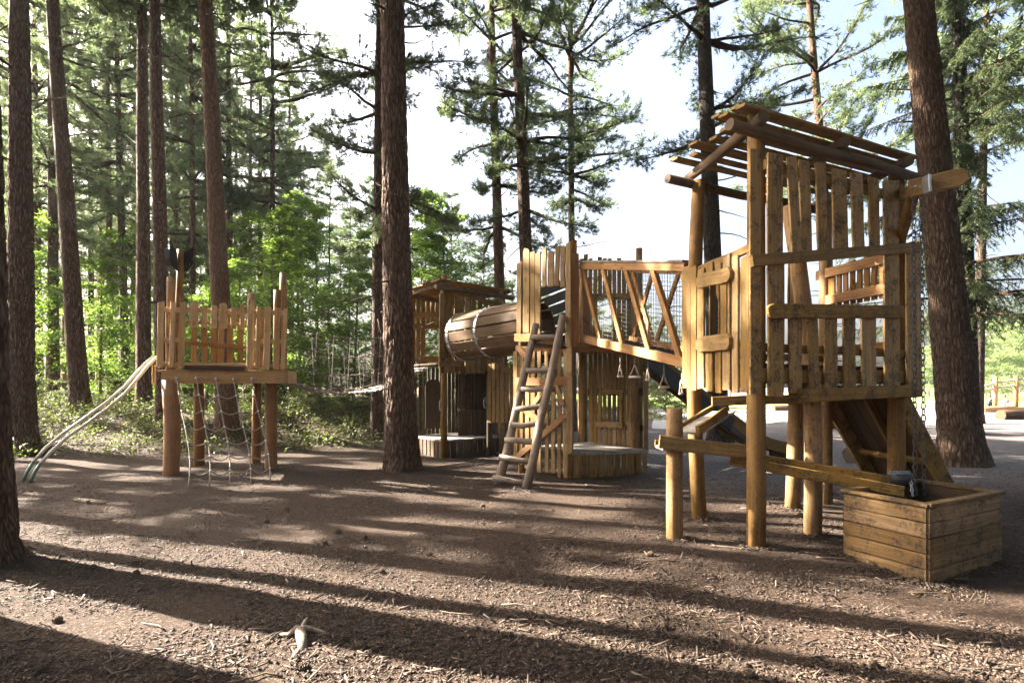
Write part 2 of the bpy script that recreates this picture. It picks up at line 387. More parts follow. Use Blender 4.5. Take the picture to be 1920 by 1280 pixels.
class Sprays:
    """Collects twig tubes (quads split in tris) and needle or leaf triangles for one crown."""
    def __init__(s, seed): s.r = np.random.default_rng(seed); s.V = []; s.T = []; s.tone = []; s.mi = []; s.n = 0
    def _push(s, V, T, tone, mi):
        s.V.append(V); s.T.append(T + s.n); s.tone.append(np.broadcast_to(tone, (len(T),))); s.mi.append(np.full(len(T), mi)); s.n += len(V)
    def twig(s, pts, r0, r1, n=4):
        pts = np.asarray(pts, float); m = len(pts); t = unit(np.gradient(pts, axis=0))
        up = np.array([.13, .27, .95]); a = unit(np.cross(t, up)); b = np.cross(t, a)
        rr = np.linspace(r0, r1, m)[:, None, None]; an = np.arange(n) * 2 * np.pi / n
        V = pts[:, None] + rr * (np.cos(an)[None, :, None] * a[:, None] + np.sin(an)[None, :, None] * b[:, None])
        i = np.arange(m - 1)[:, None] * n; j = np.arange(n)[None]; j2 = (j + 1) % n
        q = np.stack([i + j, i + j2, i + n + j2, i + n + j], -1).reshape(-1, 4)
        s._push(V.reshape(-1, 3), np.concatenate([q[:, [0, 1, 2]], q[:, [0, 2, 3]]]), .2, 0)
    def needles(s, C, D, ln, wd, k, spread, tone, along=None):
        """k needles at each centre C, pointing along D with a spread; along spaces them back down the twig."""
        C = np.repeat(np.asarray(C, float), k, 0); D = np.repeat(unit(np.asarray(D, float)), k, 0); n = len(C); r = s.r
        d = unit(D + r.normal(0, spread, (n, 3)))
        if along is not None: C = C - D * r.uniform(0, along, (n, 1))
        side = unit(np.cross(d, r.normal(0, 1, (n, 3)))); l = ln * r.uniform(.6, 1.25, (n, 1))
        V = np.stack([C - side * wd * .5, C + side * wd * .5, C + d * l], 1).reshape(-1, 3)
        tn = np.clip(np.repeat(np.broadcast_to(tone, (n // k,)), k) + r.normal(0, .16, n), 0, 1)
        s._push(V, np.arange(n * 3).reshape(-1, 3), tn, 1)
    def leaves(s, C, size, tone, flat=.35):
        C = np.asarray(C, float); n = len(C); r = s.r
        nrm = unit(np.stack([r.normal(0, flat, n), r.normal(0, flat, n), np.ones(n)], 1)); a = unit(np.cross(nrm, r.normal(0, 1, (n, 3)))); b = np.cross(nrm, a)
        l = size * r.uniform(.6, 1.3, (n, 1)); fold = nrm * l * .12
        V = np.stack([C - a * l * .5, C + b * l * .3 + fold, C + a * l * .5, C - b * l * .3 + fold], 1).reshape(-1, 3)
        q = np.arange(n * 4).reshape(-1, 4)
        s._push(V, np.concatenate([q[:, [0, 1, 2]], q[:, [0, 2, 3]]]), np.clip(np.tile(np.broadcast_to(tone, (n,)) + r.normal(0, .15, n), 2), 0, 1), 1)
    def mesh(s, name, mats):
        return raw_mesh(name, np.concatenate(s.V), np.concatenate(s.T), np.concatenate(s.tone), mats, np.concatenate(s.mi))

def curve_pts(p, d, L, droop, rise, r, n=6, wig=.06):
    pts = [np.array(p, float)]; d = unit(np.array(d, float))
    for k in range(n):
        d = unit(d + np.array([0, 0, -droop + rise * k / n]) / n + r.normal(0, wig, 3)); pts.append(pts[-1] + d * L / n)
    return pts
def pine_crown(seed, z0, z1, rmax, nwh=15, dens=1.0, mats=None, ln=.17, wd=.018, k=16, dead=8, low=.75, tpr=.45, te=.82):
    s = Sprays(seed); r = s.r
    for w in range(nwh):
        f = w / (nwh - 1); z = z0 + (z1 - z0) * f + r.normal(0, .25)
        L0 = rmax * (low + (1 - low) * min(1, f * 3)) * (1 - max(0, f - tpr) / (1 - tpr) * te)
        for b in range(r.integers(3, 6)):
            if r.random() > .82: continue
            a = r.uniform(0, 2 * np.pi); L = L0 * r.uniform(.55, 1.15)
            up = -.12 + .7 * f + r.normal(0, .12)
            pts = curve_pts((0, 0, z), (np.cos(a), np.sin(a), up), L, .35, .9, r, 7, .10)
            s.twig(pts, .035 + .012 * L, .008)
            C, D = [], []
            for q in range(1, 8):
                p = pts[q]; dd = unit(pts[q] - pts[q - 1])
                nt_ = int((1 + 3.2 * (q / 7)) * dens + r.random()) if q > 1 else 0
                for t in range(nt_):
                    tl = L * r.uniform(.12, .34) * (1.1 - .5 * q / 7)
                    sd = unit(dd * .7 + r.normal(0, .65, 3) * np.array([1, 1, .5]) + np.array([0, 0, .15]))
                    tp = curve_pts(p - dd * r.uniform(0, L / 7), sd, tl, .1, .5, r, 3, .15)
                    s.twig(tp, .011, .004, 3)
                    for h in (1, 2, 3, 3):
                        C.append(tp[h] + r.normal(0, .07, 3)); D.append(tp[h] - tp[h - 1] + np.array([0, 0, .02]))
                if q == 7: C.append(p); D.append(dd)
            if C:
                s.needles(C, D, ln, wd, k, .75, r.beta(2, 2.5), along=.10)
    for b in range(dead):                              # bare dead branches under the crown
        a = r.uniform(0, 6.28); z = z0 - r.uniform(0, 5.0)
        s.twig(curve_pts((0, 0, z), (np.cos(a), np.sin(a), r.uniform(-.35, .25)), r.uniform(.5, 2.2), .5, .1, r, 5, .14), .022, .005)
    return s.mesh('pine_crown', mats)
def spruce_crown(seed, z0, z1, rmax, nwh=22, mats=None, k=12, dens=1.0):
    s = Sprays(seed); r = s.r
    for w in range(nwh):
        f = w / (nwh - 1); z = z0 + (z1 - z0) * f
        for b in range(r.integers(3, 6)):
            a = r.uniform(0, 6.28); L = rmax * (1 - f * .85) * r.uniform(.7, 1.1)
            pts = curve_pts((0, 0, z), (np.cos(a), np.sin(a), .05 + .3 * f), L, .55, .75, r, 8, .04)
            s.twig(pts, .03 + .006 * L, .006); C, D = [], []
            for q in range(1, 9):
                dd = unit(pts[q] - pts[q - 1]); sidev = unit(np.cross(dd, [0, 0, 1]))
                for t in range(int(4 * dens)):
                    tl = L * r.uniform(.12, .30) * (1.15 - q / 9)
                    sd = unit(dd * .5 + sidev * r.choice([-1, 1]) * r.uniform(.4, 1) + np.array([0, 0, -.45]))
                    tp = curve_pts(pts[q] - dd * r.uniform(0, L / 8), sd, tl + .15, .7, 0, r, 3, .07)
                    s.twig(tp, .008, .003, 3)
                    for h in (1, 2, 3): C.append(tp[h]); D.append(tp[h] - tp[h - 1])
                C.append(pts[q]); D.append(dd)
            s.needles(C, D, .11, .02, k, .8, r.beta(2, 2.2), along=max(.12, L * .05))
    return s.mesh('spruce_crown', mats)
def leafy_crown(seed, H, rad, n, size, mats, z0=.3):
    s = Sprays(seed); r = s.r; nb = 26
    for b in range(nb):
        f = (b + r.random()) / nb; z = z0 + (H - z0) * f * .95; a = r.uniform(0, 6.28)
        L = rad * (1 - .65 * f) * r.uniform(.6, 1.2)
        pts = np.array(curve_pts((0, 0, z), (np.cos(a), np.sin(a), .35 + .5 * f), L, .5, .0, r, 6, .12)); s.twig(pts, .02, .004)
        C = []
        for q in range(1, 7):
            m = int(n / nb / 6); 
            C.append(pts[q] + r.normal(0, 1, (m, 3)) * np.array([.22, .22, .07]) * L * .8)
        s.leaves(np.concatenate(C), size, r.beta(2, 2), .45)
    return s.mesh('leafy_crown', mats)

# ------------------------------------------------------------------ trees
NM = [M['bark_small'], M['needle']]
PC = {
    'high': pine_crown(1, 12.3, 22, 4.3, 15, 1.5, NM, dead=5, k=9, wd=.045, ln=.26),
    'mid': pine_crown(2, 8.2, 20, 3.0, 18, 1.1, NM, dead=18),
    'mid2': pine_crown(3, 7.4, 19, 3.4, 18, 1.12, NM, dead=16),
    'open': pine_crown(4, 6.8, 20, 3.0, 17, 1.1, NM, dead=10),
    'low': pine_crown(5, 5.2, 19, 2.4, 19, 1.1, NM, dead=12),
    'thin': pine_crown(6, 14.5, 23, 2.0, 9, .6, NM, dead=4, k=9, wd=.03),
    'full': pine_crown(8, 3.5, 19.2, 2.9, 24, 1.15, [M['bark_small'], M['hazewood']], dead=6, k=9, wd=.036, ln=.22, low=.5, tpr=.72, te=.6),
    'spruce': spruce_crown(9, 3.8, 19, 4.2, 30, [M['bark_small'], M['spruce']], k=13, dens=1.8),
    'spruce2': spruce_crown(10, 4.0, 16, 2.5, 17, [M['bark_small'], M['spruce']], k=11),
}
def trunk_mesh(H, r0, k, seed, flare=.45, tone=.25, mat='bark', stubs=5, bend=.0, relief=False):
    mb = MB(); r = random.Random(seed); n = 20 if r0 > .15 else 12
    if relief: n = 110
    zs = [-.25, 0, .06, .14, .26, .45, .8, 1.2] + [1.2 + (H - 1.2) * i / 22 for i in range(1, 23)]
    if relief: zs = [-.25] + [i * .045 for i in range(0, 200)] + [9 + (H - 9) * i / 14 for i in range(1, 15)]
    def furrow(a, z):                                  # elongated plates parted by deep furrows
        w = mnoise.noise(Vector((math.cos(a) * 3 + seed, math.sin(a) * 3, z * 1.6))) * .22
        p = Vector((math.cos(a + w) * r0 * 15, math.sin(a + w) * r0 * 15, z * 3.3 + seed))
        d_ = mnoise.voronoi(p)[0]; e = d_[1] - d_[0]
        return (min(1, e * 3.2) - .6) * .024 + .008 * mnoise.noise(p * 2.7)
    V, Fs, U = [], [], []; ph = r.uniform(0, 6); lob = [r.uniform(.5, 1.2) for _ in range(5)]
    for i, z in enumerate(zs):
        x = k * z + bend * math.sin(z * .33 + ph) + .02 * mnoise.noise(Vector((z * .3, seed, 0))); y = .03 * mnoise.noise(Vector((z * .25, seed, 5)))
        rr = r0 * (1 - .74 * max(0, z) / H)
        for j in range(n):
            a = 2 * math.pi * j / n
            fl = flare * math.exp(-max(0, z) / (1.15 * r0 + .09)) * (.75 + .6 * max(0, math.cos(2.5 * a + ph)) * lob[j * 5 // n])
            q = rr * (1 + fl + .05 * mnoise.noise(Vector((math.cos(a) * 1.5 + seed, math.sin(a) * 1.5, z * .9))))
            if relief and z < 9.2: q += furrow(a, z)
            V.append((x + math.cos(a) * q, y + math.sin(a) * q, z))
    c = 2 * math.pi * r0 / n
    for i in range(len(zs) - 1):
        for j in range(n):
            Fs.append((i * n + j, i * n + (j + 1) % n, i * n + n + (j + 1) % n, i * n + n + j))
            U.append([(zs[i], j * c + seed), (zs[i], j * c + c + seed), (zs[i + 1], j * c + c + seed), (zs[i + 1], j * c + seed)])
    mb.add(V, Fs, U, tone, True)
    for q in range(stubs):                             # broken branch stubs
        z = r.uniform(2.5, min(H, 12)); a = r.uniform(0, 6.28); rr = r0 * (1 - .74 * z / H); L = r.uniform(.12, .5)
        p = Vector((k * z + math.cos(a) * rr * .8, math.sin(a) * rr * .8, z)); d = Vector((math.cos(a), math.sin(a), r.uniform(-.3, .5)))
        mb.log([p, p + d * L * .5, p + d * L + Vector((0, 0, r.uniform(-.1, .1)))], [.022, .016, .008], 5, tone=.1)
    return mesh_from(mb, 'trunk', M[mat])
tree_seed = [100]
def tree(x, y, H, r0, k=0.0, crown='high', label='', group=None, cat='pine tree', name='pine_tree', mat='bark', tone=.25, cs=1.0, flare=.45, bend=0.0, stubs=5, czs=None, tm=None, relief=False):
    tree_seed[0] += 1; sd_ = tree_seed[0]; rr = random.Random(sd_)
    root = thing(name, (x, y, gz(max(-60, min(60, x)), min(70, y)) - .03), label, cat, group)
    t = bpy.data.objects.new('trunk', tm or trunk_mesh(H, r0, k, sd_, flare, tone, mat, stubs, bend, relief)); COL.objects.link(t); t.parent = root
    c = bpy.data.objects.new('crown', PC[crown]); COL.objects.link(c); c.parent = root
    q = Matrix.Rotation(math.atan(k), 4, 'Y') @ Matrix.Rotation(rr.uniform(0, 6.28), 4, 'Z')
    c.rotation_euler = q.to_euler(); c.scale = (cs, cs, czs or cs)
    return root
def ptree(label, xb, xt, d, w, crown, **kw):           # a tree read off the photograph: base and top column, distance, width
    X = (xb - CX) / F * d; yb = HY + (EYE - gz(X, d)) / d * F
    return tree(X, d, kw.pop('H', 23), w / 2 / F * d, (xt - xb) / yb, crown, label, **kw)
ptree('massive furrowed pine trunk cut off by the left edge, nearest to the camera', -52, -70, 5.1, 118, 'high', flare=.3, relief=True)
tree(-2.66, 2.55, 22, .19, -.05, 'high', 'dark trunk foot at the bottom left corner with flaring bark', flare=1.1, relief=True)
ptree('thick straight pine right behind the massive trunk at the left edge', 42, 36, 13, 44, 'high', relief=True)
ptree('pine leaning left, second thick trunk from the left edge, ivy bank at its foot', 152, 98, 16.3, 33, 'high', tone=.3)
ptree('straight slim pine partly hidden behind the leaning pine on the left', 101, 96, 21, 20, 'open', tone=.4)
ptree('slim leaning pine behind the top of the pale pipe slide, set back on the bank', 237, 216, 24, 16, 'open', tone=.3)
ptree('straight pine rising behind the curve of the pale pipe slide', 270, 266, 17.2, 27, 'high', tone=.35)
ptree('dark pine right behind the left corner post of the small fort', 308, 290, 15, 29, 'high')
ptree('reddish pine leaning left behind the middle of the small fort', 426, 386, 14.6, 37, 'high', tone=.6)
ptree('slim pale pine beside the black arrow fins', 359, 359, 22, 13, 'open', tone=.4, bend=.05)
ptree('slim straight pine just right of the reddish leaning pine', 433, 427, 24, 14, 'mid2', tone=.3)
ptree('thin crooked pine above the right corner of the small fort', 522, 505, 23, 12, 'mid2', bend=.08)
ptree('tall thick pine in the middle, in front of the rope bridge', 752, 735, 10.6, 58, 'high', flare=.35, relief=True, stubs=9)
ptree('slender pine half hidden behind the tall middle pine', 706, 713, 15.5, 23, 'low', cat='pine tree', tone=.1)
ptree('reddish pine above the roof of the back hut, left of the pair behind the tunnel', 945, 920, 19, 23, 'open', tone=.55, stubs=12)
ptree('thicker grey pine of the pair behind the plank tunnel', 1000, 967, 17, 29, 'open', tone=.2, stubs=12)
ptree('thin pine with sparse side branches above the truss bridge', 1074, 1069, 20, 16, 'mid2', tone=.45, stubs=12)
ptree('straight pine behind the left posts of the roofed tower', 1349, 1318, 16, 38, 'mid', tone=.15, mat='bark_grey')
ptree('dark slim pine rising behind the slatted roof', 1562, 1523, 21, 22, 'mid2', tone=.5, bend=.1)
ptree('big leaning pine behind the wooden hoist arm, lit on its left side', 1806, 1722, 11.4, 66, 'high', flare=.5, relief=True, tone=.3)
ptree('dark spruce with drooping branches behind the big leaning pine', 1817, 1795, 18.5, 37, 'spruce', cat='spruce', name='spruce_tree', mat='bark_grey', tone=0, H=22)
ptree('short stout trunk at the far right behind the spruce', 1833, 1850, 24, 19, 'high', tone=0)
GB = 'slim pines deep in the wood behind the small fort'
for (xb, d, w, cr, k) in [(20, 27, 14, 'mid', .0), (72, 24, 17, 'mid2', -.01), (128, 27, 18, 'mid2', -.02), (186, 31, 14, 'mid', .015), (208, 26, 13, 'low', -.01), (252, 34, 13, 'mid2', 0), (325, 29, 12, 'low', .01),
                          (345, 36, 13, 'mid', 0), (392, 31, 12, 'mid2', -.012), (465, 33, 11, 'mid', .01), (488, 29, 12, 'low', 0), (548, 36, 11, 'mid', -.01)]:
    X = (xb - CX) / F * d
    tree(X, d, 21, w / 2 / F * d, k, cr, 'slim pine trunk deep in the wood behind the small fort', GB, tone=.4 + rnd.random() * .6, mat='bark_small')
for px in [12, 58, 118, 142, 172, 226, 262, 284, 316, 338, 372, 404, 446, 476, 500, 536, 566, 610, 655]:
    d = rnd.uniform(27, 42); X = (px + rnd.uniform(-8, 8) - CX) / F * d
    tree(X, d, 21, rnd.uniform(.12, .19), rnd.uniform(-.02, .02), 'thin' if px < 470 else 'open', 'slim pine trunk deep in the wood behind the small fort', GB, tone=rnd.random() * .5, cs=1 if px < 470 else .7, czs=None if px < 470 else .62) if px < 470 else tree(X, d, 14, rnd.uniform(.08, .12), rnd.uniform(-.03, .03), 'thin', 'slim pine trunk deep in the wood behind the small fort', GB, czs=.6)
# the wood beyond: instances of a few full pines
FT = [trunk_mesh(19, .17, .005 * s, 50 + s, .3, .3, 'bark_small', 0) for s in range(3)]
GF = 'pines of the far wood'
fr = random.Random(5)
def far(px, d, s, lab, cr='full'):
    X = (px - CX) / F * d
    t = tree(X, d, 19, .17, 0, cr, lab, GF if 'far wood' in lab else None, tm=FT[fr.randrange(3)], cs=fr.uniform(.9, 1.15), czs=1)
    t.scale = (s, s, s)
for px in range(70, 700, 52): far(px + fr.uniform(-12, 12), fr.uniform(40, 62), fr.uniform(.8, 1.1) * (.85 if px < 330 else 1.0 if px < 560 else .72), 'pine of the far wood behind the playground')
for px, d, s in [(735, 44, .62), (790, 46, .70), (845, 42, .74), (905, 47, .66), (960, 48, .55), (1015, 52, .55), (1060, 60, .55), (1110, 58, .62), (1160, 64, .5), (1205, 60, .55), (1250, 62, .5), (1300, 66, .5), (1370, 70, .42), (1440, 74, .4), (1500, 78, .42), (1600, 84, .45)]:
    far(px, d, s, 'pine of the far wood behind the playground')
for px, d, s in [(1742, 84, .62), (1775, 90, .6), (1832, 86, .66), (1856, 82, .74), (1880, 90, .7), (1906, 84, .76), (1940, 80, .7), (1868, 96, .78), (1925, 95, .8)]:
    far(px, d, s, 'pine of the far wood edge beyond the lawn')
# pines outside the frame on the left: they throw the long shadows
SX, SY = math.sin(R(SUN_AZ)), math.cos(R(SUN_AZ))
def by_shadow(u, X, r0, cr='thin'):                    # trunk whose shadow line passes u metres off the camera foot
    return tree(X, (u - SY * X) / SX, 23, r0, rnd.uniform(-.01, .01), cr, 'pine standing outside the left edge of the view', 'pines outside the left edge', stubs=3)
for u, X, r0 in [(3.55, -7.6, .13), (4.35, -8.4, .21), (5.45, -9.6, .22), (6.35, -12.5, .2), (7.4, -11.5, .17), (2.0, -6.2, .2), (1.2, -5.0, .2), (8.6, -15.5, .2)]:
    by_shadow(u, X, r0)
for u, X, cr, q in [(6.3, -21, 'mid', 1), (9.9, -27, 'open', 1), (5.1, -16.5, 'mid', .6), (6.1, -17.5, 'mid2', .58)]:
    t = by_shadow(u, X, .2 * q ** .5, cr); t.scale = (q, q, q)
by_shadow(2.15, -5.2, .27); by_shadow(1.75, -6.4, .25)

br = random.Random(9)
PC['roof'] = pine_crown(14, 9, 20, 4.4, 16, 1.5, NM, dead=4, k=9, wd=.045, ln=.26)  # broad crown for unseen pines added to shut out sky light overhead
for k, (x, y) in enumerate([(-6, -1.5), (-4, -6), (.5, -4.5), (4.5, -3.5), (8.5, -2), (10, 2.2), (13, 5), (-10, -3), (2, -10), (-3, -12), (8, -8), (14, -1), (16, 9), (14.5, 11.5), (18, 14), (12, 3), (7, 0), (2.5, -1.5), (-2.5, -2), (-8, -9), (12, -6), (5, -14)]):
    tree(x, y, 22, .2, 0, 'roof', 'unseen pine added behind or beside the viewpoint to block sky light', 'sky-blocking pines added around the viewpoint', stubs=0, tm=FT[k % 3])

for k in range(64):                                    # unseen ring of pines, added to block low sky light
    a = R(-60 + 300 * (k % 32) / 31 + br.uniform(-3, 3)) - R(30); q = (39 if k < 32 else 50) + br.uniform(-3, 3)
    x, y = math.cos(a) * q, math.sin(a) * q + 4
    if abs(x) < .95 * y + 6 and y > 0: continue
    s_ = (.62 if x < -10 else .8) * br.uniform(.9, 1.1)
    t = tree(x, y, 19, .17, 0, 'full', 'unseen pine added around the playground to block low sky light', 'added pines blocking low sky light', stubs=0, tm=FT[k % 3]); t.scale = (s_ * 1.25, s_ * 1.25, s_)

# leafy saplings and bushes
LB = [M['bark_beech'], M['leaf']]
PC['sapling'] = leafy_crown(21, 5.6, 2.1, 15000, .09, LB)
PC['sapling2'] = leafy_crown(22, 6.4, 1.9, 14000, .09, LB, .5)
M['leaf_hazed'] = leafmat('hazed_far_leaves', (.11, .16, .055), (.21, .27, .11), .5, (.28, .36, .12))  # paled leaves with the haze painted into their colour
PC['farbush'] = leafy_crown(25, 5.0, 2.4, 9000, .13, [M['bark_beech'], M['leaf_hazed']])
PC['bush'] = leafy_crown(23, 2.2, 1.5, 9000, .075, [M['bark_small'], M['ivy']], .1)
sap_labels = {510: 'bright green beech sapling behind the rope bridge, next to the small fort', 600: 'bright beech sapling behind the middle of the rope bridge',
    662: 'bright beech sapling behind the rope bridge, next to the tall middle pine', 440: 'beech sapling behind the reddish leaning pine', 560: 'taller beech sapling towering over the rope bridge',
    190: 'beech sapling between the leaning pine and the pipe slide', 85: 'beech sapling between the two trunks nearest the left edge', 245: 'beech sapling behind the foot of the slide pine',
    345: 'beech sapling behind the left half of the small fort', 845: 'broad beech rising behind the roof of the back hut', 790: 'beech sapling behind the left end of the back hut', 385: 'low beech sapling behind the middle of the small fort'}
for px, d, s, cr in [(510, 18, .85, 'sapling'), (600, 21, .9, 'sapling2'), (662, 19, .8, 'sapling'), (440, 21, .85, 'sapling2'), (560, 25, 1.25, 'sapling'), (190, 22, .9, 'sapling'), (85, 21, .85, 'sapling2'),
                     (245, 25, .9, 'sapling2'), (345, 23, .95, 'sapling'), (845, 23, 1.15, 'sapling'), (790, 25, 1.1, 'sapling2'), (385, 19, .6, 'sapling')]:
    s *= 1.3
    tree((px - CX) / F * d, d, 5.5 * s, .05 * s, rnd.uniform(-.04, .04), cr, sap_labels[px], cat='sapling', name='beech_sapling', mat='bark_beech', cs=s, stubs=0, bend=.05)
def bush(px, d, s, label, cr='bush', group=None):
    X = (px - CX) / F * d
    root = thing('bush', (X, d, gz(X, min(70, d)) - .05), label, 'bush', group)
    c = bpy.data.objects.new('crown', PC[cr]); COL.objects.link(c); c.parent = root; c.scale = (s, s, s); c.rotation_euler = (0, 0, rnd.uniform(0, 6))
bush(1248, 27, 1.15, 'dark bush past the end of the slide, left of the roofed tower')
bush(1215, 29, 1.2, 'dark bush behind the platform end of the middle tower')
bush(1292, 31, 1.0, 'low bush by the pale path behind the slide')
bush(1110, 26, 1.2, 'bush seen through the middle tower'); bush(1040, 27, 1.2, 'bush behind the middle tower ladder')
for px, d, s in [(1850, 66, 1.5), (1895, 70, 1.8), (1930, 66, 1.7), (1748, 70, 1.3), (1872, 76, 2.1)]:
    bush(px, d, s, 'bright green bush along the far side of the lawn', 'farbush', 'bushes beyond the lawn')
for px, d, s in [(640, 16.5, .45), (690, 17.5, .5), (575, 16.5, .4), (480, 17, .45), (120, 18, .45), (215, 18.5, .5), (345, 17.5, .4), (70, 19, .5), (530, 19, .5)]:
    bush(px, d, s, 'low leafy bramble on the bank at the edge of the wood', 'bush', 'brambles on the bank')

# ground cover on the bank and loose bark on the mulch
def undergrowth():
    s = Sprays(77); r = s.r; C = []
    for _ in range(1500):
        x = r.uniform(-22, -.8); y = 12.2 + 13 * r.random() ** 1.5
        edge = 12.1 + 2.2 * sstep(-9, -2, x)
        if y < edge + r.uniform(0, 1.2) or (x + 2.2) ** 2 + (y - 13.6) ** 2 < 3: continue
        m = int(r.integers(25, 75)); R_ = r.uniform(.2, .6); h = r.uniform(.08, .45)
        p = r.normal(0, 1, (m, 2)) * R_ * .6 + np.array([x, y]); g = gz(x, y)
        C.append(np.column_stack([p, np.array([gz(a, b) for a, b in p]) + r.uniform(.01, h, m)]))
        for q in range(2): s.twig([(x, y, g), (x + r.normal(0, .1), y, g + h * .6), (x + r.normal(0, .25), y, g + h)], .005, .002, 3)
    C = np.concatenate(C); s.leaves(C, .075, r.beta(1.6, 2, len(C)), .7)
    return s.mesh('undergrowth', [M['bark_small'], M['ivy']])
ug = bpy.data.objects.new('undergrowth', undergrowth()); COL.objects.link(ug)
setprops(ug, 'leafy ivy and bramble ground cover on the bank under the pines', 'ground cover', kind='stuff')
def chip_mat():
    m, nt, b = newmat('bark_chip'); tone = N(nt, 'ShaderNodeAttribute', attribute_name='tone').outputs['Fac']
    nt.links.new(ramp(nt, tone, [(0, (.016, .009, .005)), (.5, (.046, .029, .018)), (.88, (.10, .067, .044)), (1, (.23, .172, .122))]), b.inputs['Base Color'])
    b.inputs['Roughness'].default_value = .85; return m
M['chip'] = chip_mat()
def chips(n):
    r = np.random.default_rng(3); d = 2.3 * (10.5 / 2.3) ** r.random(n); x = r.uniform(-.95, .95, n) * d
    feet = [(2.26, 5.43, .09), (2.13, 6.62, .09), (3.0, 5.86, .09), (3.36, 7.04, .09), (4.22, 6.44, .09), (1.585, 5.72, .085), (-5.86, 10.06, .15), (-4.38, 10.66, .13), (-.23, 9.0, .07), (.22, 8.55, .07), (-4.69, 5.1, .33), (-2.0, 10.6, .36),
            (2.93, 5.16, .05), (3.06, 4.84, .05), (3.2, 4.52, .05), (3.5, 4.68, .05), (3.8, 4.85, .05), (4.2, 5.06, .05)]
    for i, (fx, fy, fr0) in enumerate(feet):
        m = slice(i * 260, i * 260 + 260); a_ = r.uniform(0, 6.28, 260); q_ = fr0 + np.abs(r.normal(0, .07, 260)); x[m] = fx + np.cos(a_) * q_; d[m] = fy + np.sin(a_) * q_
    z = np.array([gz(a, b) for a, b in zip(x, d)])
    bare = np.array([mnoise.noise(Vector((a * .9, b * .9, 4))) + .5 * mnoise.noise(Vector((a * 2.6, b * 2.6, 8))) for a, b in zip(x, d)])
    z = z - np.where((bare < -.42 + .3 * r.random(n)) & (np.arange(n) >= 18 * 260), .05, 0)
    L = np.where(r.random(n) < .03, r.uniform(.05, .12, n), r.uniform(.009, .028, n)); W = np.minimum(L * r.uniform(.15, .6, n), .0115)
    a = r.uniform(0, 6.28, n); tl = r.normal(0, .28, n); ax = np.stack([np.cos(a) * np.cos(tl), np.sin(a) * np.cos(tl), np.sin(tl)], 1)
    sd = unit(np.cross(ax, np.stack([r.normal(0, .4, n), r.normal(0, .4, n), np.ones(n)], 1))); nr = np.cross(sd, ax); nr *= np.sign(nr[:, 2:3])
    C = np.stack([x, d, z + .004 + np.where(np.arange(n) < 18 * 260, .012, 0) + np.abs(np.sin(tl)) * L * .5], 1); L = L[:, None]; W = W[:, None]; h = W * .35
    B = [C - ax * L / 2 - sd * W / 2, C + ax * L / 2 - sd * W / 3, C + ax * L / 2 + sd * W / 2, C - ax * L / 2 + sd * W / 3]
    V = np.stack(B + [p + nr * h for p in B], 1).reshape(-1, 3); o = np.arange(n)[:, None, None] * 8
    f = np.array([[4, 5, 6, 7], [0, 1, 5, 4], [1, 2, 6, 5], [2, 3, 7, 6], [3, 0, 4, 7]])[None]
    tone = np.repeat(r.beta(1.6, 1.9, n), 5)
    return raw_mesh('bark_chips', V, (o + f).reshape(-1, 4), tone, [M['chip']], quads=True)
co = bpy.data.objects.new('bark_chips', chips(80000)); COL.objects.link(co)
setprops(co, 'loose bark chips scattered over the brown mulch', 'bark chips', kind='stuff')
GT = 'fallen twigs on the mulch'
for i in range(46):
    d = rnd.uniform(2.6, 8.5); x = rnd.uniform(-.85, .85) * d; a = rnd.uniform(-.5, .5) + (math.pi if rnd.random() < .5 else 0); L = rnd.uniform(.12, .42)
    mb = MB(); p = Vector((x, d, gz(x, d) + .008)); v = Vector((math.cos(a), math.sin(a), 0)); s_ = Vector((-v.y, v.x, 0))
    mb.log([p, p + v * L * .35 + s_ * rnd.gauss(0, .02) + Vector((0, 0, .006)), p + v * L * .7 + s_ * rnd.gauss(0, .03) + Vector((0, 0, .01)), p + v * L], [.006, .0055, .004, .002], 5, tone=rnd.random())
    setprops(part(mb, 'twig', M['twig']), 'thin fallen twig lying on the brown mulch', 'twig', GT)

# ================================================================== play structures
class Wall:
    """A vertical plane through P and Q (ground plan); pt() finds the point of the plane seen at a photograph pixel."""
    def __init__(s, P, Q):
        s.P = Vector((P[0], P[1], 0)); s.d = (Vector((Q[0], Q[1], 0)) - s.P).normalized(); s.n = Vector((s.d.y, -s.d.x, 0))
        if s.n.dot(s.P) > 0: s.n = -s.n               # towards the camera
    def pt(s, px, py, off=0.0):
        o = s.P + s.n * off; c = Vector(((px - CX) / F, 1, -(py - HY) / F))
        t = o.dot(s.n) / c.dot(s.n); return Vector((0, 0, EYE)) + c * t
    def plank(s, mb, xt, yt, xb, yb, w, off=0.0, t=.026, e1='cut', e0='cut', sl=None, tone=None, bow=0.0):
        a, b = s.pt(xb, yb, off), s.pt(xt, yt, off); ww = (s.pt(xt + w / 2, yt, off) - s.pt(xt - w / 2, yt, off)).length
        mb.board(a, b, s.d, ww, t, e0, e1, sl0=rnd.gauss(0, .05), sl1=rnd.gauss(0, .12) if sl is None else sl, tone=tone, bow=bow)
    def rail(s, mb, x0, y0, x1, y1, h, off=0.0, t=.04, e='cut', tone=None):
        a, b = s.pt(x0, y0, off), s.pt(x1, y1, off); hh = h / F * (a.y + b.y) / 2
        mb.board(a, b, Vector((0, 0, 1)), hh, t, e, e, tone=tone)
def V2(p, z): return Vector((p[0], p[1], z))
def post(mb, x, y, z0, z1, r, lean=(0, 0), bend=(0, 0), n=14, taper=.9):
    pts = []; rad = []
    for i in range(7):
        f = i / 6; k = math.sin(math.pi * f)
        pts.append((x + lean[0] * f + bend[0] * k, y + lean[1] * f + bend[1] * k, z0 + (z1 - z0) * f)); rad.append(r * (1 + (taper - 1) * f))
    rad[-1] *= .96; mb.log(pts, rad, n, lump=.025)

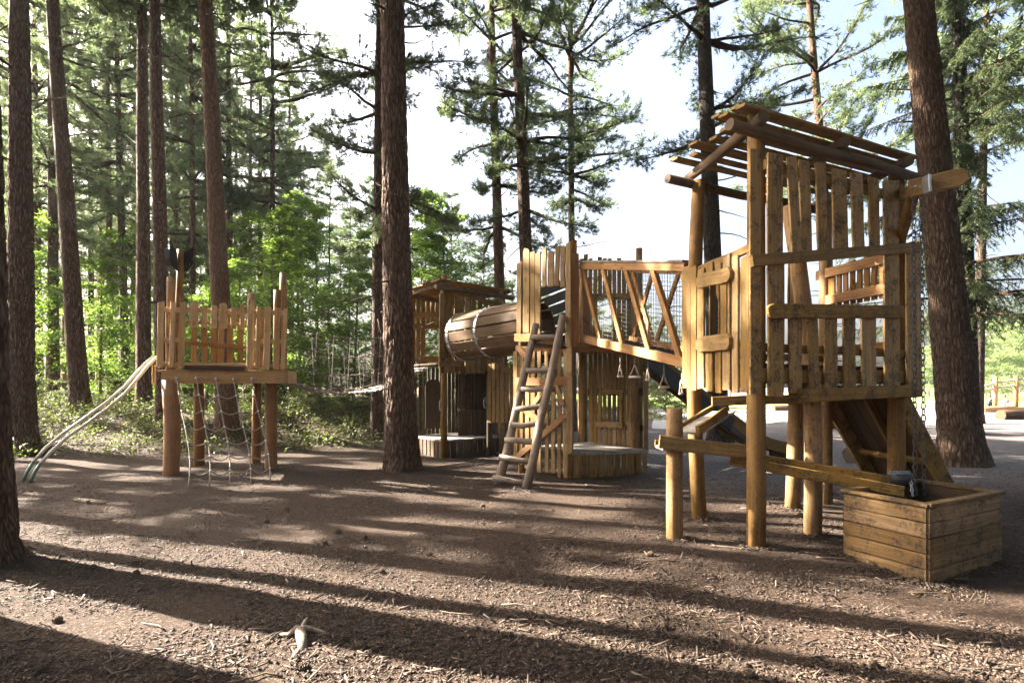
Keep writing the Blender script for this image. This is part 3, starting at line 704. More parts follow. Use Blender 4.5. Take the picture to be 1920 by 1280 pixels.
# ------------------------------------------------------------------ the roofed tower on the right
A, C, E = Vector((2.26, 5.41)), Vector((2.10, 6.60)), Vector((4.22, 6.40)); U = (E - A).normalized(); Vv = (C - A).normalized(); Ff = C + (E - A)
tw = thing('play_tower', (3.1, 6.4, 0), 'tall wooden play tower on round legs with a flat slatted roof', 'play tower')
def posts(root, specs, mat='post', name='post'):
    for sp in specs:
        mb = MB(); post(mb, *sp[:5], **(sp[5] if len(sp) > 5 else {})); part(mb, name, M[mat], root)
posts(tw, [(2.26, 5.43, -.2, 4.07, .088, dict(lean=(.0, .0))), (2.13, 6.62, -.2, 3.82, .085, dict(lean=(-.02, 0), bend=(-.07, 0))), (3.0, 5.86, -.2, 3.3, .085, dict(lean=(-.24, -.02), bend=(.10, 0))),
           (3.36, 7.04, -.2, 3.72, .09, dict(lean=(.06, .0), bend=(.03, 0))), (4.22, 6.44, -.2, 3.96, .088), (4.06, 7.6, -.2, 3.9, .085)])
fw = Wall(A, E); lw = Wall(A, C)
mb = MB()                                              # front planks
for p in [(1415, 281, 1416, 738, 20), (1452, 289, 1454, 743, 28), (1483, 294, 1494, 479, 18), (1507, 302, 1512, 478, 19), (1538, 307, 1542, 476, 18), (1573, 319, 1576, 474, 26), (1605, 324, 1610, 472, 21), (1637, 334, 1640, 470, 18),
          (1670, 339, 1672, 730, 27), (1712, 470, 1713, 744, 26), (1492, 590, 1491, 737, 22), (1521, 580, 1528, 742, 19), (1557, 578, 1557, 735, 23), (1592, 578, 1592, 729, 22), (1628, 578, 1628, 730, 26)]:
    fw.plank(mb, *p, off=.11, tone=.35 + .5 * rnd.random())
part(mb, 'plank_wall', M['plank_worn'], tw)
mb = MB(); fw.rail(mb, 1409, 490, 1725, 463, 20, .145, .04); part(mb, 'rail', M['plank'], tw)
mb = MB(); fw.rail(mb, 1440, 584, 1693, 584, 26, .15, .045, 'round', tone=.1); part(mb, 'window_sill', M['plank_worn'], tw)
mb = MB()                                              # joists, deck and inner rails
zd = 1.50
for off, z in ((.06, 1.60), (.06, 1.86)):
    mb.board(V2(A - U * .1, z) + Vector(fw.n) * off, V2(E + U * .1, z) + Vector(fw.n) * off, (0, 0, 1), .13 if z < 1.7 else .08, .05)
    mb.board(V2(C - U * .1, z), V2(Ff + U * .1, z), (0, 0, 1), .13 if z < 1.7 else .08, .05)
mb.board(V2(A, 3.52) + fw.n * .07, V2(E, 3.52) + fw.n * .07, (0, 0, 1), .09, .05)
mb.board(V2(A, 1.60) + lw.n * .05, V2(A + Vv * 1.5, 1.60) + lw.n * .05, (0, 0, 1), .13, .05)
mb.board(V2(A, 2.78) + lw.n * .06, V2(A + Vv * 1.5, 2.78) + lw.n * .06, (0, 0, 1), .08, .04)
mb.board(V2(E, 1.60), V2(Ff, 1.60), (0, 0, 1), .13, .05)
part(mb, 'frame', M['plank'], tw)
mb = MB()
for k in range(10):
    o = A + Vv * (.07 + .125 * k); mb.board(V2(o, zd + .2), V2(o + (E - A), zd + .2), (0, 1, 0), .115, .035)
part(mb, 'deck', M['dark'], tw)
mb = MB(); mb.board(at(1335, 751, 5.75), at(1502, 748, 5.70), (0, 0, 1), .09, .05); part(mb, 'deck_beam', M['plank'], tw)
mb = MB(); mb.board(fw.pt(1500, 742, .16), fw.pt(1706, 732, .16), (0, 0, 1), .125, .05, tone=.1); mb.board(fw.pt(1690, 738, .10), fw.pt(1722, 736, .10), (0, 0, 1), .09, .09, tone=.0); part(mb, 'deck_beam', M['plank_worn'], tw)
mb = MB()                                              # left wall with its little window
for p in [(1286, 500, 1287, 727, 11), (1300, 501, 1300, 732, 13), (1315, 505, 1315, 728, 12), (1331, 492, 1331, 733, 12), (1348, 493, 1348, 736, 11), (1363, 480, 1363, 731, 13), (1380, 480, 1380, 736, 11), (1398, 481, 1398, 733, 16)]:
    if p[0] in (1331, 1348):
        lw.plank(mb, p[0], p[1], p[0], 520, p[4], .09); lw.plank(mb, p[2], 640, p[2], p[3], p[4], .09)
    else: lw.plank(mb, *p, off=.09)
pw = part(mb, 'plank_wall', M['plank'], tw)
mb = MB(); lw.rail(mb, 1308, 529, 1371, 514, 27, .13, .035, 'point', tone=.6); lw.rail(mb, 1307, 646, 1370, 640, 30, .13, .035, 'point', tone=.7); lw.plank(mb, 1358, 526, 1358, 632, 11, .105); part(mb, 'window_frame', M['plank'], pw)
bw = Wall(C, Ff); mb = MB()                            # back wall
for x in range(1338, 1500, 18):
    xx = x + rnd.uniform(-3, 3); bw.plank(mb, xx, 498 + rnd.uniform(-8, 8), xx, 735, 11, -.08)
part(mb, 'plank_wall', M['plank'], tw)
rv = Ff - E; mb = MB()                                 # right wall: a slatted window band, its inner face in the sun
for k in range(9):
    o = E + rv * (.10 + .098 * k); mb.board(V2(o, 2.50), V2(o, 3.0 + rnd.uniform(-.02, .03)), rv.to_3d(), .082, .024)
mb.board(V2(E + rv * .93, 1.5), V2(E + rv * .93, 3.0), rv.to_3d(), .11, .03); mb.board(V2(E + rv * .05, 1.5), V2(E + rv * .05, 2.98), rv.to_3d(), .10, .03)
rwl = part(mb, 'plank_wall', M['orange'], tw)
mb = MB(); o = -U * .035
mb.board(V2(E + o, 2.93), V2(Ff + o + rv * .12, 2.96), (0, 0, 1), .115, .035, tone=.8); mb.board(V2(E + o, 2.59), V2(Ff + o, 2.61), (0, 0, 1), .12, .035, tone=.8)
mb.board(V2(E + o, 1.96), V2(Ff + o, 1.96), (0, 0, 1), .09, .035); part(mb, 'window_frame', M['orange'], rwl)
mb = MB()                                              # roof: slats over three round rafters over two long logs
ro = [(-.04 + .105 * i, rnd.uniform(.12, .40)) for i in range(14)]
for i, (v, ov) in enumerate(ro):
    o = A - Vv * .04 + Vv * v; dz = (.0, .042)[i % 2]
    mb.board(V2(o - U * ov, 3.985 + dz + .012 * rnd.random()), V2(o + (E - A) + U * (.06 + .2 * rnd.random()), 3.985 + dz + .012 * rnd.random()), (Vv.x, Vv.y, 0), .088 + .03 * rnd.random(), .028, tone=.55 + .4 * rnd.random())
rf = part(mb, 'roof', M['plank'], tw)
for f, z in ((-.02, 3.905), (.50, 3.90), (.985, 3.90)):
    mb = MB(); o = A + (E - A) * f; mb.log([V2(o - Vv * .17, z), V2(o + Vv * .6, z - .01), V2(o + Vv * 1.48, z)], [.058, .055, .05], 12, tone=.35); part(mb, 'rafter', M['beam'], rf)
for o, z, r_ in ((A - Vv * .10, 3.79, .052), (A + Vv * 1.27, 3.80, .05)):
    mb = MB(); mb.log([V2(o - U * .42, z), V2(o + U * .7, z - .02), V2(o + U * 1.5, z + .005), V2(o + (E - A) + U * .22, z - .02)], r_, 12, tone=.1); part(mb, 'beam', M['beam'], rf)
# climbing ramp on the right side of the tower
rp = thing('climbing_ramp', V2(E + U * 1.3, 0), 'dark underside of a steep plank ramp leaning on the right end of the roofed tower', 'ramp')
rd = Vector((U.x * 1.36, U.y * 1.36, -1.58)); sidev = (Ff - E).to_3d(); e3 = V2(E + U * .06, 1.50); f3 = V2(Ff + U * .06, 1.50)
mb = MB()
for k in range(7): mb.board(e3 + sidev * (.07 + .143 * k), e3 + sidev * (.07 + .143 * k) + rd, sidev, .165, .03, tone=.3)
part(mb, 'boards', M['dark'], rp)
nrm = rd.cross(sidev).normalized(); nrm = -nrm if nrm.z > 0 else nrm
for q in (-.02, 1.0):
    mb = MB(); mb.board(e3 + sidev * q + nrm * .09, e3 + sidev * q + rd + nrm * .09, nrm, .19, .045); part(mb, 'stringer', M['plank_worn'], rp)
mb = MB(); mb.board(e3 + sidev * .45 + nrm * .06, e3 + sidev * .45 + rd * .95 + nrm * .06, nrm, .09, .05)
mb.board(e3 + rd * .52 + nrm * .08, e3 + sidev + rd * .52 + nrm * .08, rd, .07, .05); part(mb, 'batten', M['plank'], rp)

# hoist arm with its two chains over the sand box
ha = thing('wooden_hoist', V2(E, 3.3), 'pale wooden hoist arm with pointed end and steel bracket on the roofed tower', 'hoist arm')
tip = at(1722, 352, 5.42)
mb = MB(); mb.board(V2(E, 3.60), tip + Vector((.0, .04, -.02)), (0, 0, 1), .10, .09, tone=.05); part(mb, 'beam', M['plank_worn'], ha)
mb = MB(); mb.board(V2(E - U * .02, 3.02), tip + (V2(E, 3.6) - tip) * .25 + Vector((0, 0, -.06)), (U.x, U.y, 0), .09, .07, tone=.1); part(mb, 'brace', M['plank_worn'], ha)
mb = MB(); mb.board(at(1706, 355, 5.36), at(1813, 330, 5.22), (0, 0, 1), .155, .06, 'cut', 'point', tone=.8); part(mb, 'jib', M['plank'], ha)
mb = MB(); mb.board(at(1735, 331, 5.28), at(1736, 362, 5.28), (1, 0, 0), .03, .12); mb.ball(at(1716, 350, 5.32), .014); mb.ball(at(1724, 352, 5.32), .014); part(mb, 'bracket', M['steel'], ha)
ch = thing('hoist_chain', at(1722, 365, 5.42), 'long double steel chain hanging from the hoist arm into the plank box', 'chain')
def chain(mb, p0, p1, pitch=.056):
    p0, p1 = Vector(p0), Vector(p1); n = int((p1 - p0).length / pitch); d = (p1 - p0).normalized(); a = d.orthogonal().normalized(); b = d.cross(a)
    for i in range(n):
        c = p0 + d * pitch * (i + .5); s_ = a if i % 2 else b; s_ = (s_ + (b if i % 2 else a) * .35).normalized(); t2 = d.cross(s_)
        ring = [c + d * math.cos(t) * pitch * .62 + s_ * math.sin(t) * pitch * .30 for t in [j * math.pi / 4 for j in range(8)]]
        V, Fs, Uu = [], [], []
        for j, p in enumerate(ring):
            o = (p - c).normalized()
            for m in range(4):
                t = m * math.pi / 2; V.append(p + (o * math.cos(t) + t2 * math.sin(t)) * .0056)
        for j in range(8):
            for m in range(4): Fs.append((j * 4 + m, ((j + 1) % 8) * 4 + m, ((j + 1) % 8) * 4 + (m + 1) % 4, j * 4 + (m + 1) % 4))
        mb.add(V, Fs, [[(0, 0)] * 4] * len(Fs), .5, True)
for x0, x1 in ((1713, 1716), (1727, 1733)):
    mb = MB(); chain(mb, at(x0, 364, 5.36), at(x1, 930, 5.36)); part(mb, 'chain', M['chain'], ch)

# sand box
P0, P1, P2 = Vector((2.93, 5.16)), Vector((3.2, 4.52)), Vector((4.22, 5.08)); P3 = P0 + P2 - P1
bx = thing('sand_box', V2((P0 + P2) / 2, 0), 'square water and sand box of five stained planks with a dark rim under the chains', 'sand box')
Hb = .60
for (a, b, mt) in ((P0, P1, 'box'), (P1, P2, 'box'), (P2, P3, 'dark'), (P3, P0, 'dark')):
    mb = MB()
    for k in range(5):
        mb.board(V2(a, -.03 + Hb * (k + .5) / 5), V2(b, -.03 + Hb * (k + .5) / 5), (0, 0, 1), Hb / 5 - .006, .035, wob=.001, tone=rnd.uniform(.05, .8))
    part(mb, 'side', M[mt], bx)
mb = MB()
for (a, b) in ((P0, P1), (P1, P2), (P2, P3), (P3, P0)):
    n_ = (b - a).normalized(); mb.board(V2(a - n_ * .02, Hb - .012), V2(b + n_ * .02, Hb - .012), (-n_.y, n_.x, 0), .075, .03, wob=.001, tone=.25)
part(mb, 'rim', M['box'], bx)
mb = MB(); mb.poly([V2(p, .22) for p in (P0, P1, P2, P3)], (0, 0, 1), .02); part(mb, 'sand', M['ground'], bx)

# water troughs
tr = thing('water_trough', (1.6, 5.6, 0), 'upper wooden water trough nailed to a short round post, with a small chute above it', 'trough')
mb = MB(); post(mb, 1.585, 5.72, -.2, 1.29, .082, taper=.97); part(mb, 'post', M['post'], tr)
mb = MB(); mb.board(at(1236, 828, 5.56), at(1402, 846, 5.60), (0, 0, 1), .125, .04, tone=.75); part(mb, 'side_board', M['plank'], tr)
mb = MB(); mb.board(at(1228, 831, 5.84), at(1402, 842, 5.88), (0, 0, 1), .07, .04); part(mb, 'side_board', M['plank'], tr)
mb = MB(); mb.board(at(1236, 838, 5.70), at(1402, 855, 5.74), (0, 1, 0), .26, .03); part(mb, 'trough_floor', M['grey'], tr)
mb = MB(); mb.board(at(1270, 806, 5.95), at(1336, 766, 6.35), (0, 0, 1), .075, .035, 'round'); part(mb, 'side_board', M['plank'], tr)
mb = MB(); mb.board(at(1308, 808, 5.62), at(1362, 770, 6.05), (0, 0, 1), .095, .035); part(mb, 'side_board', M['plank'], tr)
mb = MB(); mb.board(at(1288, 812, 5.78), at(1350, 772, 6.2), (.6, -.8, 0), .34, .02); part(mb, 'trough_floor', M['grey'], tr)
t2 = thing('water_trough', (2.8, 5.5, 0), 'long sloping lower water trough running down to the plank box', 'trough')
mb = MB(); mb.board(at(1369, 862, 5.72), at(1694, 921, 5.2), (0, 0, 1), .095, .04, tone=.15); part(mb, 'side_board', M['plank_worn'], t2)
mb = MB(); mb.board(at(1420, 858, 5.9), at(1697, 905, 5.42), (0, 0, 1), .085, .04, tone=.05); part(mb, 'side_board', M['plank_worn'], t2)
mb = MB(); mb.board(at(1372, 868, 5.8), at(1690, 925, 5.3), (0, 1, 0), .2, .03, tone=.1); part(mb, 'trough_floor', M['plank_worn'], t2)
bk = thing('bucket', at(1688, 905, 5.40), 'small black rubber bucket wrapped in chain at the low end of the trough', 'bucket')
mb = MB(); mb.log([at(1688, 912, 5.36), at(1688, 900, 5.36), at(1688, 887, 5.36)], [.075, .088, .10], 14, lump=.0); part(mb, 'body', M['rubber'], bk)
mb = MB(); chain(mb, at(1666, 888, 5.30), at(1708, 889, 5.30), .03); chain(mb, at(1706, 889, 5.32), at(1712, 935, 5.2), .035); chain(mb, at(1670, 884, 5.42), at(1708, 885, 5.42), .03); part(mb, 'chain', M['steel'], bk)

# ------------------------------------------------------------------ middle tower
L_, M_, N_, P_ = Vector((.11, 10.3)), Vector((.92, 9.6)), Vector((2.25, 10.1)), Vector((1.4, 11.4))
mt = thing('play_tower', (1.1, 10.3, 0), 'open wooden play tower in the middle with a doorway at the ladder top', 'play tower')
posts(mt, [(1.385, 11.35, .0, 3.6, .075), (2.13, 10.18, .0, 2.3, .085), (.18, 10.34, -.1, 3.7, .07), (.95, 9.72, -.1, 3.82, .07)])
w1 = Wall(L_, M_); w2 = Wall(M_, N_)
mb = MB()
for p in [(974, 494, 973, 625, 9), (987, 466, 987, 624, 12), (999, 472, 999, 624, 9), (1009, 475, 1009, 626, 10), (1021, 465, 1021, 538, 8), (1033, 471, 1033, 537, 12), (1046, 462, 1045, 536, 8), (1056, 463, 1055, 538, 9)]:
    w1.plank(mb, *p, off=.05, e1='round' if p[0] in (987, 1033) else 'cut')
w1.plank(mb, 1066, 455, 1066, 650, 9, .06, sl=.3)
part(mb, 'plank_wall', M['plank'], mt)
mb = MB()
for p in [(1078, 475, 1078, 649, 15), (1099, 520, 1098, 650, 15), (1115, 612, 1115, 644, 10)]: w2.plank(mb, *p, off=.05, tone=.8)
w2.plank(mb, 1077, 450, 1077, 480, 9, .0, tone=.3)
part(mb, 'plank_wall', M['orange'], mt)
mb = MB(); w1.rail(mb, 965, 633, 1004, 633, 15, .085, .03, tone=.2); w1.rail(mb, 1014, 638, 1052, 641, 14, .06, .03, tone=.3); part(mb, 'rail', M['plank_worn'], mt)
mb = MB(); w2.rail(mb, 1066, 652, 1172, 655, 15, .02, .05, tone=.6); w1.rail(mb, 968, 655, 1066, 660, 12, -.03, .05, tone=.2); part(mb, 'deck_beam', M['orange'], mt)
mb = MB()
for k in range(10):
    o = L_ + (P_ - L_) * (k + .5) / 10; mb.board(V2(o, 2.17), V2(o + (M_ - L_), 2.17), (P_ - L_).to_3d(), (P_ - L_).length / 10 - .01, .035)
    o = P_ + (N_ - P_) * (k + .5) / 10
mb.poly([V2(p, 2.20) for p in (M_, N_, P_)], (0, 0, 1), .03); part(mb, 'deck', M['dark'], mt)
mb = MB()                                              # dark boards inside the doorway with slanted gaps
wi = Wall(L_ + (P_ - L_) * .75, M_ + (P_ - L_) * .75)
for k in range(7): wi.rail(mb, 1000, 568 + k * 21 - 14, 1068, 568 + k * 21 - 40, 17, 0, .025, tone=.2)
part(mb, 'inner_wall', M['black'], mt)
mb = MB()                                              # lower planks below the doorway
for i, x in enumerate([967, 978, 989, 1000, 1012, 1025, 1037, 1049, 1060]):
    w1.plank(mb, x + rnd.uniform(-1, 1), 655 + rnd.uniform(-4, 8), x + rnd.uniform(-1, 1), 868 + (x - 967) * .27 + rnd.uniform(-4, 6), rnd.uniform(6.5, 8.5), .02, tone=rnd.uniform(.3, 1))
w1.plank(mb, 1068, 640, 1068, 850, 9, .05, tone=.9); w1.plank(mb, 1070, 700, 1070, 848, 8, .075, e1='round', tone=.9)
part(mb, 'plank_wall', M['plank'], mt)
for p in [(968, 650, 992, 674, 11), (964, 715, 1028, 717, 15), (1041, 714, 1067, 713, 15), (1000, 757, 1022, 730, 9), (980, 766, 1013, 790, 11), (968, 858, 1064, 775, 11), (1034, 700, 1056, 760, 9)]:
    mb = MB(); a, b = w1.pt(p[0], p[1], .05), w1.pt(p[2], p[3], .05); mb.board(a, b, (b - a).cross(w1.n), p[4] / F * 10, .025, 'round', 'round', tone=rnd.uniform(.4, 1)); part(mb, 'brace', M['orange'], mt)
mb = MB()                                              # low platform
zf = .43
for k in range(9):
    f = (k + .5) / 9; a = M_ + (P_ - M_) * f; b = N_ + (P_ - N_) * f
    mb.board(V2(a, zf), V2(b, zf), (P_ - M_).to_3d(), .2, .03, tone=rnd.uniform(.4, .8))
for k in range(6):
    f = (k + .5) / 6; mb.board(V2(L_ + (P_ - L_) * f, zf - .01), V2(M_ + (P_ - M_) * f, zf - .01), (P_ - L_).to_3d(), .25, .03)
w2.rail(mb, 1066, 850, 1214, 846, 7, .05, .05)
part(mb, 'platform', M['grey'], mt)
mb = MB()
for x, w in [(1068, 10), (1083, 14), (1097, 9), (1112, 15), (1128, 11), (1144, 13), (1158, 9), (1170, 9), (1183, 12), (1197, 10), (1209, 8)]:
    w2.plank(mb, x, 851 - (x - 1068) * .03, x, 895 - max(0, x - 1150) * .2 + rnd.uniform(-2, 3), w, .06, tone=rnd.uniform(.1, .8))
part(mb, 'skirt', M['plank'], mt)
mb = MB(); w2.plank(mb, 1211, 700, 1211, 846, 9, .03, e1='round'); w2.plank(mb, 1202, 660, 1201, 844, 7, -.1); part(mb, 'plank_wall', M['plank'], mt)
w3 = Wall(P_, N_); mb = MB()
for x in range(1108, 1186, 9):
    if 1134 < x < 1166:
        w3.plank(mb, x, 658, x, 733, 7, 0); w3.plank(mb, x, 798, x, 836, 7, 0)
    else: w3.plank(mb, x, 658, x + rnd.uniform(-2, 2), 836, 6.5, 0)
bwall = part(mb, 'plank_wall', M['plank'], mt)
mb = MB(); w3.rail(mb, 1104, 735, 1205, 735, 13, -.02, .04, tone=0); w3.rail(mb, 1108, 800, 1205, 802, 9, -.02, .04, tone=0); part(mb, 'rail', M['dark'], mt)
mb = MB(); w3.plank(mb, 1134, 732, 1134, 802, 6, .03); w3.plank(mb, 1164, 732, 1164, 802, 6, .03); w3.rail(mb, 1130, 735, 1168, 735, 8, .035, .03); w3.rail(mb, 1118, 795, 1168, 798, 11, .035, .03, tone=.9); part(mb, 'window_frame', M['plank'], bwall)

ld = thing('log_ladder', at(960, 913, 8.8), 'leaning grey ladder of rough round logs with eight rungs in front of the doorway', 'ladder')
fl, fr_ = gpt(934, 906), gpt(986, 915); tl, tr_ = w1.pt(1006, 608, .12), w1.pt(1056, 592, .12)
for a, b in ((fl, tl), (fr_, tr_)):
    mb = MB(); a = a + Vector((0, 0, -.05)); mb.log([a + (b - a) * f + Vector((rnd.gauss(0, .012), 0, 0)) for f in (0, .2, .4, .6, .8, 1)], [.075, .07, .068, .066, .063, .06], 12, lump=.05, tone=.5); part(mb, 'rail', M['log'], ld)
for y0, y1, x0, x1 in [(895, 905, 924, 992), (856, 866, 936, 1000), (824, 828, 946, 1014), (795, 798, 957, 1024), (767, 763, 966, 1034), (729, 730, 977, 1041), (695, 693, 986, 1046), (632, 632, 996, 1053), (662, 661, 990, 1050)][:8]:
    f = 1 - (y0 + y1) / 2 / 1; ym = (y0 + y1) / 2; tt = (908 - ym) / (908 - 600); dd = fl.y + (tl.y - fl.y) * max(0, min(1, tt))
    mb = MB(); a, b = at(x0, y0, dd - .06), at(x1, y1, dd - .16); mb.log([a, a + (b - a) * .33 + Vector((0, 0, rnd.gauss(0, .012))), a + (b - a) * .66 + Vector((0, 0, rnd.gauss(0, .012))), b], [.042, .045, .046, .04], 10, lump=.06, tone=.9); part(mb, 'rung', M['log'], ld)

# ------------------------------------------------------------------ truss bridge and trapeze handles
tb = thing('truss_bridge', (1.6, 8.3, 1.9), 'netted timber truss bridge sloping from the middle tower to the roofed tower', 'bridge')
S1, S2 = Vector((1.13, 9.66)), Vector((2.06, 6.95)); O1 = Vector((.88, .30))
wn_, wf_ = Wall(S1, S2), Wall(S1 + O1, S2 + O1)
def truss(w, o, near):
    a0, a1 = V2(S1 + o, 3.49), V2(S2 + o, 2.92); b0, b1 = V2(S1 + o, 2.31), V2(S2 + o, 1.78)
    mt_ = M['orange']
    mb = MB(); mb.board(a0, a1, (0, 0, 1), .11, .06, tone=.7); part(mb, 'rail', mt_, tb)
    mb = MB(); mb.board(b0, b1, (0, 0, 1), .12, .06, tone=.6); part(mb, 'rail', mt_, tb)
    for k in range(4):
        mb = MB()
        f = .03 + .24 * k; p = a0 + (a1 - a0) * f; q = b0 + (b1 - b0) * min(.98, f + .21)
        mb.board(p + Vector((0, 0, -.04)), q + Vector((0, 0, .04)), (b1 - b0), .085, .045, tone=.3 + .6 * rnd.random())
        part(mb, 'brace', mt_, tb)
        if not near:
            mb = MB(); p2 = a0 + (a1 - a0) * min(.99, f + .22); q2 = b0 + (b1 - b0) * f; mb.board(p2, q2, (b1 - b0), .085, .04, tone=.2); part(mb, 'brace', mt_, tb)
    mb = MB(); sd = Vector((w.n.x, w.n.y, 0)) * -.045     # wire netting: thin strands
    for k in range(46):
        f = k / 45; mb.log([a0 + (a1 - a0) * f + sd, b0 + (b1 - b0) * f + sd], .0032, 3, cap=False, lump=0)
    for k in range(20):
        f = k / 19; mb.log([a0 + (b0 - a0) * f + sd, a1 + (b1 - a1) * f + sd], .0032, 3, cap=False, lump=0)
    part(mb, 'netting', M['net'], tb)
truss(wn_, Vector((0, 0)), True); truss(wf_, O1, False)
mb = MB()
for k in range(16):
    f = (k + .5) / 16; o = S1 + (S2 - S1) * f; z = 2.27 + (1.74 - 2.27) * f; mb.board(V2(o, z), V2(o + O1, z), (S2 - S1).to_3d(), .13, .03)
part(mb, 'walkway', M['dark'], tb)
mb = MB(); mb.board(V2(S1, 3.56), V2(S2, 2.985), O1.to_3d(), .10, .03, tone=.2); part(mb, 'handrail', M['grey'], tb)
GH = 'trapeze handles under the truss bridge'
for i, (px, py, lab) in enumerate([(1163, 668, 'trapeze handle with pale grip, first from the middle tower'), (1190, 668, 'trapeze handle with pale grip, second from the middle tower'), (1215, 672, 'trapeze handle with pale grip, third and central in the row'),
                                   (1245, 684, 'trapeze handle with pale grip, second from the roofed tower'), (1277, 694, 'trapeze handle with pale grip, next to the roofed tower')]):
    f = (.42, .5, .6, .72, .86)[i]; o = S1 + (S2 - S1) * f; d_ = o.y; p = at(px, py, d_ + .25); hh = .0
    th = thing('trapeze_handle', p, lab, 'handle', GH); a = rnd.uniform(-.8, .8) + .4; sv = Vector((math.cos(a), math.sin(a), 0))
    mb = MB(); mb.log([p, p + Vector((0, 0, -.13))], .008, 6); q = p + Vector((0, 0, -.13)); e = q + Vector((0, 0, -.17))
    mb.log([q, e + sv * .075], .010, 6); mb.log([q, e - sv * .075], .010, 6); part(mb, 'rope', M['rope'], th)
    mb = MB(); mb.log([e - sv * .085, e + sv * .085], .015, 8); part(mb, 'grip', M['grip'], th)

# slide behind the roofed tower
sl = thing('slide', (4.0, 11.2, 0), 'metal slide with wooden sides running down behind the legs of the roofed tower', 'slide')
def sp_(t):
    x = 2.30 + 3.45 * t; y = 10.55 + 1.5 * t
    z = 2.05 - 2.35 * t if t < .62 else .593 - .44 * (1 - math.exp(-(t - .62) * 5.2)) 
    return Vector((x, y, z))
tv = Vector((3.45, 1.5, 0)).normalized(); nv = Vector((-tv.y, tv.x, 0)); ts = [i / 16 for i in range(17)]
def ribbon(mb, pts, wv, w, t, tone=.5):
    for a, b in zip(pts, pts[1:]): mb.board(a, b + (b - a) * .02, wv, w, t, seg=1, wob=0, tone=tone)
mb = MB(); ribbon(mb, [sp_(t) for t in ts], nv, .5, .012); part(mb, 'bed', M['steel'], sl)
for s_ in (-.26, .26):
    mb = MB(); ribbon(mb, [sp_(t) + nv * s_ + Vector((0, 0, .03)) for t in ts], Vector((0, 0, 1)), .22, .035, .4); part(mb, 'side_board', M['plank'], sl)
mb = MB(); ribbon(mb, [sp_(t) - nv * .29 + Vector((0, 0, -.09)) for t in ts[:9]], Vector((0, 0, 1)), .26, .03, .4); part(mb, 'skirt', M['rubber'], sl)  # black strip added on the upper near side, standing for its shade
mb = MB(); e = sp_(.93); mb.board(e + Vector((0, 0, -.02)), Vector((e.x, e.y, -.1)), tv, .3, .42); part(mb, 'foot', M['dark'], sl)

# ------------------------------------------------------------------ plank tunnel
tu = thing('plank_tunnel', (-.4, 11.3, 2.1), 'barrel shaped plank tunnel with riveted steel hoops between back hut and middle tower', 'tunnel')
t0, t1 = at(868, 632, 12.1), at(1010, 610, 10.7); tax = (t1 - t0).normalized(); ta = tax.cross(Vector((0, 0, 1))).normalized(); tb_ = tax.cross(ta); Rt = .47
mb = MB()
for k in range(14):
    a = 2 * math.pi * k / 14 + .1
    o = (ta * math.cos(a) + tb_ * math.sin(a)) * Rt; mb.board(t0 + o - tax * rnd.uniform(0, .03), t1 + o, ta * -math.sin(a) + tb_ * math.cos(a), 2 * Rt * math.sin(math.pi / 14) * .885, .03, tone=rnd.uniform(.3, .9))
part(mb, 'boards', M['barrel'], tu)
for f in (.03, .42):
    mb = MB(); c = t0 + tax * (t1 - t0).length * f; n = 40
    V = []; r0 = Rt + .022
    for j in range(n):
        a = 2 * math.pi * j / n; o = ta * math.cos(a) + tb_ * math.sin(a)
        for (dr, dx) in ((0, -.028), (.008, -.028), (.008, .028), (0, .028)): V.append(c + o * (r0 + dr) + tax * dx)
    Fs = [(j * 4 + m, j * 4 + (m + 1) % 4, ((j + 1) % n) * 4 + (m + 1) % 4, ((j + 1) % n) * 4 + m) for j in range(n) for m in range(4)]
    mb.add(V, Fs, [[(0, 0)] * 4] * len(Fs), .5); hp = part(mb, 'hoop', M['steel'], tu)
    mb = MB()
    for j in range(28):
        a = 2 * math.pi * (j + .5) / 28; o = ta * math.cos(a) + tb_ * math.sin(a); mb.ball(c + o * (r0 + .012), .014, 6)
    part(mb, 'rivet', M['rubber'], hp)

# ------------------------------------------------------------------ back hut
Q, Rr, Ss = Vector((-1.465, 12.4)), Vector((-.22, 13.5)), Vector((-2.40, 13.7)); Tt = Rr + Ss - Q
hu = thing('play_hut', (-1.4, 13.2, 0), 'two storey plank hut with a flat log roof behind the tall middle pine', 'play hut')
hz = gz(-1.4, 13.2)
posts(hu, [(-1.44, 12.42, -.1, 3.86, .075), (-.24, 13.45, -.1, 3.7, .075), (-2.36, 13.66, -.1, 3.75, .075), (-1.12, 14.75, -.1, 3.7, .075)], 'plank')
h1, h2, h3, h4 = Wall(Q, Rr), Wall(Q, Ss), Wall(Ss, Tt), Wall(Rr, Tt)
mb = MB()
for p in [(829, 551, 828, 679, 9), (842, 546, 841, 677, 11), (856, 555, 855, 676, 8), (865, 557, 865, 676, 9), (876, 558, 876, 690, 8), (888, 560, 888, 690, 8), (900, 564, 900, 690, 8), (911, 566, 911, 690, 8), (922, 568, 922, 690, 8), (933, 570, 933, 690, 8)]: h1.plank(mb, *p, off=.05)
for x in [829, 838, 848, 857, 866, 876, 886, 897, 907, 917, 927, 937]: h1.plank(mb, x, 672, x, 699 + (rnd.uniform(-1, 2)), 8, .075, e0='round' if x % 2 else 'cut')
part(mb, 'plank_wall', M['plank'], hu)
mb = MB()
a, b = h1.pt(848, 550, .09), h1.pt(830, 628, .09); mb.board(a, b, h1.d, .12, .025, 'round', 'round', tone=.2); part(mb, 'brace', M['plank'], hu)
mb = MB(); h1.rail(mb, 896, 564, 940, 571, 11, .09, .025); part(mb, 'rail', M['plank'], hu)
mb = MB(); h1.rail(mb, 823, 681, 864, 682, 11, .105, .03, tone=.8); part(mb, 'rail', M['plank'], hu)
mb = MB(); a, b = h1.pt(939, 676, .13), h1.pt(915, 698, .13); mb.board(a, b, (0, 0, 1), .13, .03, 'round', 'round', tone=.8)
